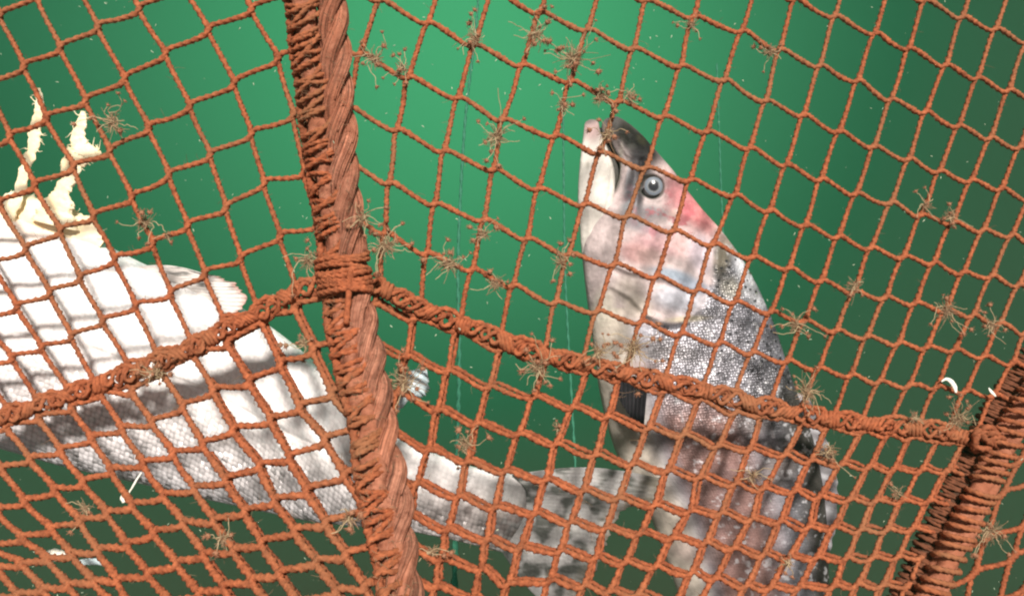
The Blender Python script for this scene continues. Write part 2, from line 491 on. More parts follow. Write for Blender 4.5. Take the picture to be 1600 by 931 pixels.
# three strands
rr_px = 23.0
cx = rope_right(ys) - rr_px
base = W(cx, ys, RD(cx, ys))
base, u = resample(base, step=0.0016)
T, A, B = frames(base)
R = pxm(rr_px, 0.55)
for k in range(3):
    acc = Acc()
    ph = 2 * np.pi * (u / 0.080) + k * 2 * np.pi / 3 + 0.5
    P = base + (A * np.cos(ph)[:, None] + B * np.sin(ph)[:, None]) * R * 0.54
    # fibres: many-lobed slowly twisting section
    n = len(P); sides = 64
    Tt, Aa, Bb = frames(P)
    th = np.linspace(0, 2 * np.pi, sides, endpoint=False)[None, :]
    rad = R * 0.53 * (1 + 0.028 * np.cos(11 * th + 2 * np.pi * u[:, None] / 0.06) + 0.03 * np.sin(7 * th - 2 * np.pi * u[:, None] / 0.09 + 3 * np.sin(u[:, None] * 40)) + rng.normal(0, 0.012, (n, sides)))
    V = P[:, None, :] + (np.cos(th) * rad)[..., None] * Aa[:, None, :] + (np.sin(th) * rad)[..., None] * Bb[:, None, :]
    i = np.arange(n - 1)[:, None] * sides; j = np.arange(sides)[None, :]; j2 = (j + 1) % sides
    Q = np.stack([i + j, i + j2, i + sides + j2, i + sides + j], axis=-1).reshape(-1, 4)
    acc.add(V.reshape(-1, 3), Q)
    stk = np.zeros((n, sides))
    for f in range(520):                       # pale and dark fibres running along the strand
        a0 = rng.uniform(0, sides); i0 = rng.integers(0, n); ln = rng.integers(15, 70); w = rng.uniform(0.4, 0.8); am = rng.choice([0.3, -0.45, -0.3, 0.2])
        ii = np.arange(i0, min(n, i0 + ln)); aa = (a0 + (ii - i0) * 0.10)[:, None]
        dd_ = np.abs((np.arange(sides)[None, :] - aa + sides / 2) % sides - sides / 2)
        stk[ii] += am * np.exp(-(dd_ / w) ** 2)
    stc = np.clip(1 + stk, 0.35, 1.9)
    # loose fibres lying on the strand
    for f in range(46):
        s0 = rng.integers(0, n - 45); ln = rng.integers(18, 42)
        a0 = rng.uniform(0, 2 * np.pi)
        seg = slice(s0, s0 + ln)
        aa = a0 + np.linspace(0, 0.7, ln)
        Pf = P[seg] + (Aa[seg] * np.cos(aa)[:, None] + Bb[seg] * np.sin(aa)[:, None]) * R * (0.545 + 0.03 * np.sin(np.linspace(0, 3, ln)))[:, None]
        tube(acc, Pf, rng.uniform(0.0005, 0.0009), step=0.002, sides=5, rough=0.1)
    cc = np.ones((acc.n, 4)); cc[:n * sides, :3] = stc.reshape(-1, 1)
    adopt(acc.build('rope_strand', STRAND, attrs={'Col': ('color', cc)}), rope_root)

# inner cord and selvage edge
def vertical_cord(name, off_fn, r, mat, wob=0.8, dd=0.0, **kw):
    acc = Acc()
    yy = np.arange(-150, 1060, 6.0)
    x = off_fn(yy) + wob * np.sin(yy / 17.0) + rng.normal(0, wob * 0.3, len(yy))
    P = W(x, yy, RD(x, yy) + dd)
    P = catmull(P, 3)
    tube(acc, P, r, **kw)
    return adopt(acc.build(name, mat), rope_root)
vertical_cord('edge_cord', lambda y: rope_left(y) + 5, 0.0024, TW2, wob=1.6, lobes=3, amp=0.25, sides=10)
vertical_cord('edge_cord', lambda y: rope_left(y) + 13, 0.0020, TW, wob=2.2, dd=0.004, lobes=3, amp=0.25, sides=10)
vertical_cord('core_cord', lambda y: rope_left(y) + 32, 0.0078, ROPE, wob=1.0, dd=0.001, lobes=3, amp=0.10, pitch=0.06, sides=22, step=0.0015)
# lashing twine: loose zigzag coils around core cord and edge cords
for strand, (pitch, phase, rad) in enumerate(((25.0, 0.0, 0.0016), (37.0, 1.7, 0.0014), (46.0, 3.9, 0.0015))):
    acc = Acc()
    yy = np.arange(-140, 1050, 1.0)
    ph = np.cumsum(2 * np.pi / (pitch * (1 + 0.5 * np.interp(yy, np.arange(-160, 1080, 18), rng.uniform(-1, 1, 69)))))
    ph = ph + phase
    lo = rope_left(yy) + 3; hi = lerp_tab([(-200, 53), (300, 50), (500, 52), (1100, 56)], yy) + rope_left(yy)
    hi = hi + np.interp(yy, np.arange(-160, 1080, 18), rng.uniform(-7, 6, 69))
    mid = (lo + hi) / 2; amp = (hi - lo) / 2
    x = mid + amp * np.cos(ph)
    y = yy - (7, -4, 13)[strand] * np.cos(ph) + np.interp(yy, np.arange(-160, 1080, 13), rng.normal(0, 3.4, 96))
    dep = -np.sin(ph) * 0.0085 - 0.0005
    P = W(x, y, RD(x, y) + dep)
    tube(acc, P, rad, lobes=3, amp=0.24, rough=0.09, sides=9, pitch=0.0075)
    adopt(acc.build('lashing_twine', TW), rope_root)
# tight whipping round everything at the crossing
acc = Acc()
for k in range(9):
    y0 = 403 + k * 6.4 + rng.uniform(-1.5, 1.5)
    ph = np.linspace(-0.3, 2 * np.pi + 0.3, 60)
    tilt = rng.uniform(-9, 5)
    xx = 537 + 0.12 * (y0 - 430) + 40 * np.cos(ph)
    yy = y0 + tilt * np.cos(ph) + 3 * np.sin(ph * 2 + k)
    dep = -np.sin(ph) * 0.0155 - 0.0022
    tube(acc, W(xx, yy, RD(xx, yy) + dep), rng.uniform(0.0015, 0.0021), lobes=3, amp=0.2, sides=10, flat=1.0, rough=0.08)
adopt(acc.build('whipping', TW), rope_root)
acc = Acc()
xx = np.linspace(548, 541, 30); yy = np.linspace(422, 505, 30)
tube(acc, W(xx, yy, RD(xx, yy) - 0.0185 + 0.00006 * (yy - 422)), 0.0021, lobes=2, amp=0.1, sides=10)
adopt(acc.build('loose_end', TW), rope_root)

# ------------------------------------------------------------------ knotted seams
def seam(x0, x1, label, period, seed, end_open=False):
    g = np.random.default_rng(seed)
    mid = (x0 + x1) / 2
    root = empty('knotted_seam', W(mid, float(lac_y(mid)), float(net_depth(mid, lac_y(mid)))))
    tag(root, label, 'seam')
    xs = np.arange(x0, x1, 2.0)
    y = lac_y(xs)
    dy = np.gradient(y, xs); nrm = np.stack([-dy, np.ones_like(dy)], 1); nrm /= np.linalg.norm(nrm, axis=1)[:, None]
    s = np.concatenate([[0], np.cumsum(np.hypot(np.diff(xs), np.diff(y)))])
    nk = int(s[-1] / period)
    ks = (np.arange(nk) + 0.5) * period + g.uniform(-6, 6, nk)      # knot stations
    def sway():
        kp = np.linspace(0, s[-1], int(s[-1] / 15) + 2)
        return np.interp(s, kp, g.uniform(-1, 1, len(kp)))
    pinch = np.ones_like(s)
    for k in ks: pinch *= 1 - 0.72 * np.exp(-((s - k) / 13) ** 2)
    specs = [(-14, 0.0, 'edge_twine', 0.0018), (13, 0.0, 'edge_twine', 0.0018), (-5, -0.003, 'seam_twine', 0.0015), (5, -0.002, 'seam_twine', 0.0014)]
    for m, (off, dd, nm, r) in enumerate(specs):
        o = off * pinch + sway() * (3.4 + 2.5 * (m > 1))
        if m in (2, 3): o = np.sin(2 * np.pi * s / (period * 0.62) + m * math.pi) * 10 * pinch + sway() * 2.5
        if m == 4: o = np.sin(2 * np.pi * s / 23 + 1) * 6 * pinch
        xx = xs + nrm[:, 0] * o; yy = y + nrm[:, 1] * o
        dep = dd - 0.0025 * np.cos(2 * np.pi * s / (period * 0.62) + m * 2.1) * (m > 1)
        P = W(xx, yy, net_depth(xs, y) - 0.001 + dep)
        acc = Acc()
        tube(acc, catmull(P, 3), r * 1.0, lobes=3, amp=0.24, rough=0.06, sides=9)
        adopt(acc.build(nm, TW if m % 2 == 0 else TW2), root)
    # coils binding the seam twines
    for k in ks:
        acc = Acc()
        n = g.integers(3, 6)
        w = g.uniform(9, 12.5)
        slant = g.uniform(-8, 8)
        for q in range(n):
            kk = k + (q - n / 2) * 6.0 + g.uniform(-1, 1)
            ph = np.linspace(0, 2 * np.pi, 34)
            sx = np.interp(kk, s, xs); sy = np.interp(kk, s, y)
            nv = np.array([np.interp(kk, s, nrm[:, 0]), np.interp(kk, s, nrm[:, 1])]); tv = np.array([nv[1], -nv[0]])
            ww = w * (1 - 0.12 * abs(q - n / 2))
            xx = sx + nv[0] * ww * np.cos(ph) + tv[0] * slant * np.cos(ph)
            yy = sy + nv[1] * ww * np.cos(ph) + tv[1] * slant * np.cos(ph)
            dep = -np.sin(ph) * 0.0048
            tube(acc, W(xx, yy, net_depth(sx, sy) - 0.001 + dep), g.uniform(0.0015, 0.0020), lobes=2, amp=0.12, sides=9, capped=False)
        adopt(acc.build('knot', TW), root)
    # stray loops between the knots
    for k in (ks[:-1] + ks[1:]) / 2:
        for rep in range(g.integers(1, 4)):
            acc = Acc()
            kk = k + g.uniform(-12, 12)
            sx = np.interp(kk, s, xs); sy = np.interp(kk, s, y)
            ph = np.linspace(0, g.uniform(4.2, 6.0), 26)
            a = g.uniform(6, 12); b = g.uniform(4, 8); rot = g.uniform(0, 3.1)
            lx = a * np.cos(ph); ly = b * np.sin(ph)
            xx = sx + lx * math.cos(rot) - ly * math.sin(rot); yy = sy + lx * math.sin(rot) + ly * math.cos(rot)
            dep = -0.003 - 0.0025 * np.sin(ph * 1.5)
            tube(acc, W(xx, yy, net_depth(sx, sy) + dep), g.uniform(0.0011, 0.0015), lobes=3, amp=0.25, sides=8)
            adopt(acc.build('twine_loop', TW2), root)
    return root

seam(-100, 505, 'knotted twine seam climbing from the left edge to the thick rope across the white fish', 62, 5)
seam(578, 1548, 'long knotted twine seam running from the thick rope down to the right-hand corner', 66, 8)

# ------------------------------------------------------------------ corner rope, lower right
cr = empty('corner_rope', W(1500, 785, 0.60))
tag(cr, 'dark thick rope bound in ribbed coils at the lower right corner of the net', 'rope')
cp = catmull(np.array(CORN, float), 12)
cp, cu_ = resample(cp, step=3.0)
CDEP = lambda x, y: net_depth(x, y) + 0.0
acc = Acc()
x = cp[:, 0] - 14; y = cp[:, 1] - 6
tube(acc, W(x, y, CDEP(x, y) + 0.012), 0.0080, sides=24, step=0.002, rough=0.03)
adopt(acc.build('core_cord', SHADE_ROPE), cr)
acc = Acc()
for hand_ in (1, -1):
    sc_ = np.concatenate([[0], np.cumsum(np.linalg.norm(np.diff(cp, axis=0), axis=1))])
    sq_ = np.arange(0, sc_[-1], 0.7)
    ph = hand_ * 2 * np.pi * sq_ / 10.5 + 0.8 * np.sin(sq_ / 31.0) + hand_
    bx = np.interp(sq_, sc_, x); by = np.interp(sq_, sc_, y)
    tube(acc, W(bx + 21 * np.cos(ph), by + 9 * np.cos(ph) + 2 * np.sin(sq_ / 7), CDEP(bx, by) + 0.012 - 0.0092 * np.sin(ph)), 0.0013, lobes=3, amp=0.25, sides=8, step=0.0009)
adopt(acc.build('net_edge_twine', SHADE_TWINE), cr)
acc = Acc()
x = cp[:, 0] + 19; y = cp[:, 1] + 6
tube(acc, W(x, y, CDEP(x, y) - 0.002), 0.0098, lobes=3, amp=0.14, pitch=0.13, sides=36, step=0.0016, rough=0.03)
adopt(acc.build('rope_strand', ROPE), cr)
acc = Acc()
s = np.concatenate([[0], np.cumsum(np.linalg.norm(np.diff(cp, axis=0), axis=1))])
su = np.arange(0, s[-1], 0.8)
ph = np.cumsum(2 * np.pi * 0.8 / (17.5 * (1 + 0.15 * np.interp(su, np.arange(0, s[-1] + 40, 22), rng.uniform(-1, 1, len(np.arange(0, s[-1] + 40, 22)))))))
bx = np.interp(su, s, cp[:, 0]) + 24; by = np.interp(su, s, cp[:, 1])
x = bx + 23 * np.cos(ph); y = by + 9 * np.cos(ph) + 3 * np.interp(su, np.arange(0, s[-1] + 40, 9), rng.normal(0, 1, len(np.arange(0, s[-1] + 40, 9))))
tube(acc, W(x, y, CDEP(bx, by) - 0.004 - 0.0135 * np.sin(ph)), 0.0019, lobes=3, amp=0.22, sides=9, step=0.0009, rough=0.08)
adopt(acc.build('lashing_twine', TW), cr)
acc = Acc()
for k in range(9):
    ph = np.linspace(0, 5.4, 30)
    c0 = np.array([1545 + rng.uniform(-16, 16), 690 + rng.uniform(-16, 14)])
    a, b, rot = rng.uniform(8, 18), rng.uniform(6, 12), rng.uniform(0, 3.1)
    lx = a * np.cos(ph); ly = b * np.sin(ph)
    tube(acc, W(c0[0] + lx * math.cos(rot) - ly * math.sin(rot), c0[1] + lx * math.sin(rot) + ly * math.cos(rot), CDEP(*c0) - 0.006 - 0.008 * np.sin(ph)), 0.0023, lobes=3, amp=0.2, sides=9)
adopt(acc.build('knot', TW2), cr)

# netting beyond the corner rope
G = {}
for i in range(0, 7):
    for j in range(0, 9):
        G[(i, j)] = np.array([1500 + i * 52 - j * 22 + 6 * math.sin(i * 2 + j), 600 + j * 62 - i * 24.0 + 5 * math.cos(j * 3 + i)])
net_panel('net_panel', G, (0, 7), (0, 9), lambda x, y: (x > corner_x(y) + 20) & (y > 480) & (y < 1045) & (x < 1760),
          'fouled scrap of side netting at the lower right, beyond the corner rope', depth_off=0.02, rad=0.002, mat=TW2)

# ------------------------------------------------------------------ fish
def fish_material(name, tint=(1, 1, 1), sscale=330.0, metal=0.30, sparkle=0.55, rough=0.34, ringmin=0.62):
    m, t, b = mat_new(name)
    col = t.nodes.new('ShaderNodeAttribute'); col.attribute_name = 'Col'
    uv = t.nodes.new('ShaderNodeAttribute'); uv.attribute_name = 'suv'
    vor = t.nodes.new('ShaderNodeTexVoronoi'); vor.inputs['Scale'].default_value = sscale; vor.inputs['Randomness'].default_value = 0.45
    t.links.new(uv.outputs['Vector'], vor.inputs['Vector'])
    mask = col.outputs['Alpha']
    # colour: slightly darker ring between scales, fine mottling
    nz = t.nodes.new('ShaderNodeTexNoise'); nz.inputs['Scale'].default_value = 75; nz.inputs['Detail'].default_value = 6; nz.inputs['Roughness'].default_value = 0.7
    t.links.new(uv.outputs['Vector'], nz.inputs['Vector'])
    mr = t.nodes.new('ShaderNodeMapRange'); mr.inputs['From Min'].default_value = 0.3; mr.inputs['From Max'].default_value = 0.7
    mr.inputs['To Min'].default_value = 0.80; mr.inputs['To Max'].default_value = 1.12
    t.links.new(nz.outputs[0], mr.inputs['Value'])
    ring = t.nodes.new('ShaderNodeMapRange'); ring.inputs['From Min'].default_value = 0.35; ring.inputs['From Max'].default_value = 0.75
    ring.inputs['To Min'].default_value = 1.0; ring.inputs['To Max'].default_value = ringmin
    t.links.new(vor.outputs['Distance'], ring.inputs['Value'])
    rm = t.nodes.new('ShaderNodeMix'); rm.data_type = 'FLOAT'
    rm.inputs[2].default_value = 1.0
    t.links.new(mask, rm.inputs[0]); t.links.new(ring.outputs[0], rm.inputs[3])
    mul = t.nodes.new('ShaderNodeMath'); mul.operation = 'MULTIPLY'
    t.links.new(mr.outputs[0], mul.inputs[0]); t.links.new(rm.outputs[0], mul.inputs[1])
    vs = t.nodes.new('ShaderNodeVectorMath'); vs.operation = 'SCALE'
    t.links.new(col.outputs['Color'], vs.inputs[0]); t.links.new(mul.outputs[0], vs.inputs['Scale'])
    t.links.new(vs.outputs[0], b.inputs['Base Color'])
    # normals: bump of scales plus a random tilt for each scale (the glitter of live scales)
    hm = t.nodes.new('ShaderNodeMath'); hm.operation = 'MULTIPLY'
    t.links.new(vor.outputs['Distance'], hm.inputs[0]); t.links.new(mask, hm.inputs[1])
    n2 = t.nodes.new('ShaderNodeTexNoise'); n2.inputs['Scale'].default_value = 160; n2.inputs['Detail'].default_value = 4
    t.links.new(uv.outputs['Vector'], n2.inputs['Vector'])
    ha = t.nodes.new('ShaderNodeMath'); ha.operation = 'MULTIPLY_ADD'
    t.links.new(n2.outputs[0], ha.inputs[0]); ha.inputs[1].default_value = 1.1; t.links.new(hm.outputs[0], ha.inputs[2])
    bp = t.nodes.new('ShaderNodeBump'); bp.inputs['Strength'].default_value = 0.8; bp.inputs['Distance'].default_value = 0.0011; bp.invert = True
    t.links.new(ha.outputs[0], bp.inputs['Height'])
    sub = t.nodes.new('ShaderNodeVectorMath'); sub.operation = 'SUBTRACT'; sub.inputs[1].default_value = (0.5, 0.5, 0.5)
    t.links.new(vor.outputs['Color'], sub.inputs[0])
    sc = t.nodes.new('ShaderNodeMath'); sc.operation = 'MULTIPLY'; sc.inputs[1].default_value = sparkle
    t.links.new(mask, sc.inputs[0])
    s2 = t.nodes.new('ShaderNodeVectorMath'); s2.operation = 'SCALE'
    t.links.new(sub.outputs[0], s2.inputs[0]); t.links.new(sc.outputs[0], s2.inputs['Scale'])
    ad = t.nodes.new('ShaderNodeVectorMath'); ad.operation = 'ADD'
    t.links.new(bp.outputs[0], ad.inputs[0]); t.links.new(s2.outputs[0], ad.inputs[1])
    nm = t.nodes.new('ShaderNodeVectorMath'); nm.operation = 'NORMALIZE'
    t.links.new(ad.outputs[0], nm.inputs[0])
    t.links.new(nm.outputs[0], b.inputs['Normal'])
    mm = t.nodes.new('ShaderNodeMath'); mm.operation = 'MULTIPLY'; mm.inputs[1].default_value = metal
    t.links.new(mask, mm.inputs[0]); t.links.new(mm.outputs[0], b.inputs['Metallic'])
    rg = t.nodes.new('ShaderNodeMapRange'); rg.inputs['To Min'].default_value = 0.52; rg.inputs['To Max'].default_value = rough
    t.links.new(mask, rg.inputs['Value']); t.links.new(rg.outputs[0], b.inputs['Roughness'])
    sg = t.nodes.new('ShaderNodeMapRange'); sg.inputs['To Min'].default_value = 0.10; sg.inputs['To Max'].default_value = 0.42
    t.links.new(mask, sg.inputs['Value']); t.links.new(sg.outputs[0], b.inputs['Specular IOR Level'])
    return m

def smooth_pairs(pairs, n):
    A = np.array([[*a, *b, c] for a, b, c in pairs], float)
    P = catmull(A, 24)
    seg = np.hypot(np.diff((P[:, 0] + P[:, 2]) / 2), np.diff((P[:, 1] + P[:, 3]) / 2)) + 0.05
    s = np.concatenate([[0], np.cumsum(seg)])
    u = np.linspace(0, s[-1], n)
    return np.stack([np.interp(u, s, P[:, k]) for k in range(5)], 1), u

def loft(acc_list, pairs, n, m, depth_fn, height_fn, color_fn, powr=0.85):
    """body from left/right outline pairs with thickness; returns vertex data"""
    S, u = smooth_pairs(pairs, n)
    L = S[:, 0:2]; Rr = S[:, 2:4]; thick = S[:, 4]
    c = (L + Rr) / 2; h = (Rr - L) / 2
    hw = np.linalg.norm(h, axis=1)
    ph = np.linspace(-np.pi, np.pi, m)          # -pi = left outline, 0 = right outline; front for ph<0
    cs = np.cos(ph)[None, :]; sn = np.sin(ph)[None, :]
    ps = np.sign(sn) * np.abs(sn) ** powr
    px = c[:, 0:1] + h[:, 0:1] * cs; py = c[:, 1:2] + h[:, 1:2] * cs
    D0 = depth_fn(px, py)
    Dc = depth_fn(c[:, 0:1], c[:, 1:2])
    out = ps * (hw * thick)[:, None]            # negative = toward camera
    front = np.clip(-sn, 0, 1)
    hgt = height_fn(px, py) * front ** 0.6
    V = W(px, py, D0)
    V[..., 1] += (out - hgt) * K * Dc
    frac = (1 - cs) / 2 + 0 * px
    colr = color_fn(px, py, 1 - frac, u[:, None] + 0 * px)
    sx = (u[:, None] + 0 * px) * K * Dc
    sy = np.cumsum(np.concatenate([np.zeros((n, 1)), np.sqrt(np.diff(px, axis=1) ** 2 + np.diff(py, axis=1) ** 2 + np.diff(out, axis=1) ** 2)], axis=1), axis=1) * K * Dc
    suv = np.stack([sx, sy, np.zeros_like(sx)], -1)
    i = np.arange(n - 1)[:, None] * m; j = np.arange(m - 1)[None, :]
    Q = np.stack([i + j, i + j + 1, i + m + j + 1, i + m + j], -1).reshape(-1, 4)
    acc_list['acc'].add(V.reshape(-1, 3), Q)
    acc_list['col'].append(colr.reshape(-1, 4)); acc_list['suv'].append(suv.reshape(-1, 3))

def blob(px, py, cx, cy, rx, ry, rot=0.0):
    a = math.radians(rot); dx = px - cx; dy = py - cy
    u = dx * math.cos(a) + dy * math.sin(a); v = -dx * math.sin(a) + dy * math.cos(a)
    return np.exp(-((u / rx) ** 2 + (v / ry) ** 2) ** 2.0)

def pdist(px, py, poly):
    d = np.full(px.shape, 1e9)
    for (x0, y0), (x1, y1) in zip(poly[:-1], poly[1:]):
        vx, vy = x1 - x0, y1 - y0
        t = np.clip(((px - x0) * vx + (py - y0) * vy) / (vx * vx + vy * vy), 0, 1)
        d = np.minimum(d, np.hypot(px - x0 - t * vx, py - y0 - t * vy))
    return d

def fnoise(px, py, scale, seed, octaves=3):
    """smooth value noise in the fish plane"""
    out = 0; amp = 1; tot = 0
    g = np.random.default_rng(seed)
    for o in range(octaves):
        tab = g.uniform(-1, 1, (64, 64))
        x = px / scale * 2 ** o + 13.7; y = py / scale * 2 ** o + 7.1
        xi = np.floor(x).astype(int); yi = np.floor(y).astype(int)
        fx = x - xi; fy = y - yi; fx = fx * fx * (3 - 2 * fx); fy = fy * fy * (3 - 2 * fy)
        a = tab[xi % 64, yi % 64]; b = tab[(xi + 1) % 64, yi % 64]; c = tab[xi % 64, (yi + 1) % 64]; d = tab[(xi + 1) % 64, (yi + 1) % 64]
        out = out + amp * (a * (1 - fx) * (1 - fy) + b * fx * (1 - fy) + c * (1 - fx) * fy + d * fx * fy)
        tot += amp; amp *= 0.55
    return out / tot

def mixc(base, col, w):
    w = np.clip(w, 0, 1)[..., None]
    return base * (1 - w) + np.array(col) * w

def sheet(name, base, outer, depth_fn, mat, parent, nu=40, nv=60, ripple=0.0008, rays=16, thick=0.0007, bulge=None, notch=0.0, colr=None, dd=(0, 0), seed=1):
    """fin: membrane between a base curve and an outer curve, with rays, real thickness"""
    g = np.random.default_rng(seed)
    Bc, _ = resample(catmull(base, 12), n=nv); Oc, _ = resample(catmull(outer, 12), n=nv)
    u = np.linspace(0, 1, nu)[:, None, None]
    s = np.linspace(0, 1, nv)[None, :]
    fr = np.interp(np.linspace(0, 1, nv), np.linspace(0, 1, rays * 2), g.uniform(-1, 1, rays * 2))
    P = Bc[None] * (1 - u) + Oc[None] * (u + (u ** 2) * notch * fr[None, :, None])* 1.0 - Oc[None] * ((u ** 2) * notch * fr[None, :, None]) + (Oc - Bc)[None] * ((u ** 2) * notch * fr[None, :, None])
    if bulge is not None:
        P = P + np.sin(np.pi * u) * (1 - 2 * s[..., None]) * np.array(bulge)
    px, py = P[..., 0], P[..., 1]
    D = depth_fn(px, py) + dd[0] + (dd[1] - dd[0]) * u[..., 0]
    V = W(px, py, D)
    rip = ripple * np.cos(2 * np.pi * rays * s) * (0.4 + 0.6 * u[..., 0])
    V[..., 1] += rip
    Vb = V.copy(); Vb[..., 1] += thick
    n, m = nu, nv
    i = np.arange(n - 1)[:, None] * m; j = np.arange(m - 1)[None, :]
    Q = np.stack([i + j, i + j + 1, i + m + j + 1, i + m + j], -1).reshape(-1, 4)
    k = n * m
    Q2 = Q[:, ::-1] + k
    rim = []
    def edge(a, b): rim.append([a, a + k, b + k, b])
    for q in range(m - 1): edge(q, q + 1); edge((n - 1) * m + q + 1, (n - 1) * m + q)
    for q in range(n - 1): edge((q + 1) * m, q * m); edge(q * m + m - 1, (q + 1) * m + m - 1)
    acc = Acc(); acc.add(np.vstack([V.reshape(-1, 3), Vb.reshape(-1, 3)]), np.vstack([Q, Q2, np.array(rim)]))
    attrs = None
    if colr is not None:
        c = colr(px, py, u[..., 0] + 0 * px, s + 0 * px).reshape(-1, 4)
        suv = np.stack([px * K * 0.7, py * K * 0.7, 0 * px], -1).reshape(-1, 3)
        attrs = {'Col': ('color', np.vstack([c, c])), 'suv': ('vec', np.vstack([suv, suv]))}
    return adopt(acc.build(name, mat, attrs=attrs), parent)

FISH_L = fish_material('fish_skin_white', sscale=245, metal=0.10, sparkle=0.85, rough=0.30, ringmin=0.48)
FISH_R = fish_material('fish_skin_silver', sscale=430, metal=0.32, sparkle=0.42, rough=0.36)
FIN = fish_material('fin_membrane', sscale=300, metal=0.05, sparkle=0.2, rough=0.45)

# ---- upright fish on the right
def depR(px, py): return 0.735 - 0.00003 * (py - 300) + 0 * px
OPERC = [(1004, 492), (1035, 503), (1065, 499), (1085, 480), (1099, 450), (1107, 415), (1110, 380), (1122, 352)]
RID1 = [(955, 416), (975, 425), (1004, 431), (1030, 436), (1052, 446), (1070, 452)]
RID2 = [(950, 448), (975, 462), (1004, 492)]
MAX1 = [(965, 225), (972, 238), (981, 250), (972, 275), (962, 300), (948, 326)]
def heightR(px, py):
    h = 6.0 * np.exp(-(pdist(px, py, OPERC) / 7) ** 2) - 6.5 * np.exp(-(pdist(px + 5, py - 10, OPERC) / 7) ** 2)
    h += 3.5 * np.exp(-(pdist(px, py, RID1) / 4) ** 2) - 4.0 * np.exp(-(pdist(px, py - 9, RID1) / 6) ** 2)
    h += 3.0 * np.exp(-(pdist(px, py, RID2) / 4) ** 2) - 3.0 * np.exp(-(pdist(px, py - 8, RID2) / 6) ** 2)
    h += 3.0 * np.exp(-(pdist(px, py, MAX1) / 3) ** 2)
    h += 3.2 * np.exp(-(pdist(px, py, [(990, 262), (985, 300), (976, 325), (966, 338)]) / 7) ** 2)
    h -= 3.5 * np.exp(-(pdist(px, py, [(999, 255), (995, 300), (985, 340)]) / 4) ** 2)
    h -= 6.0 * blob(px, py, 1014, 296, 21, 21)
    h += 4.0 * np.exp(-((np.hypot(px - 1014, py - 296) - 21) / 4) ** 2)
    h += fnoise(px, py, 22, 3) * 2.2 * (py < 500) + fnoise(px, py, 60, 5) * 3.0
    # vertical folds of the belly
    h += 1.8 * np.sin((px - 0.35 * py) / 9.0) * np.clip((py - 560) / 120, 0, 1)
    return h
gS = np.random.default_rng(21)
SPOT = []
while len(SPOT) < 430:
    x = gS.uniform(1080, 1300); y = gS.uniform(400, 900)
    if all((x - a) ** 2 + (y - b) ** 2 > 50 for a, b, r in SPOT): SPOT.append((x, y, gS.uniform(1.5, 2.7)))
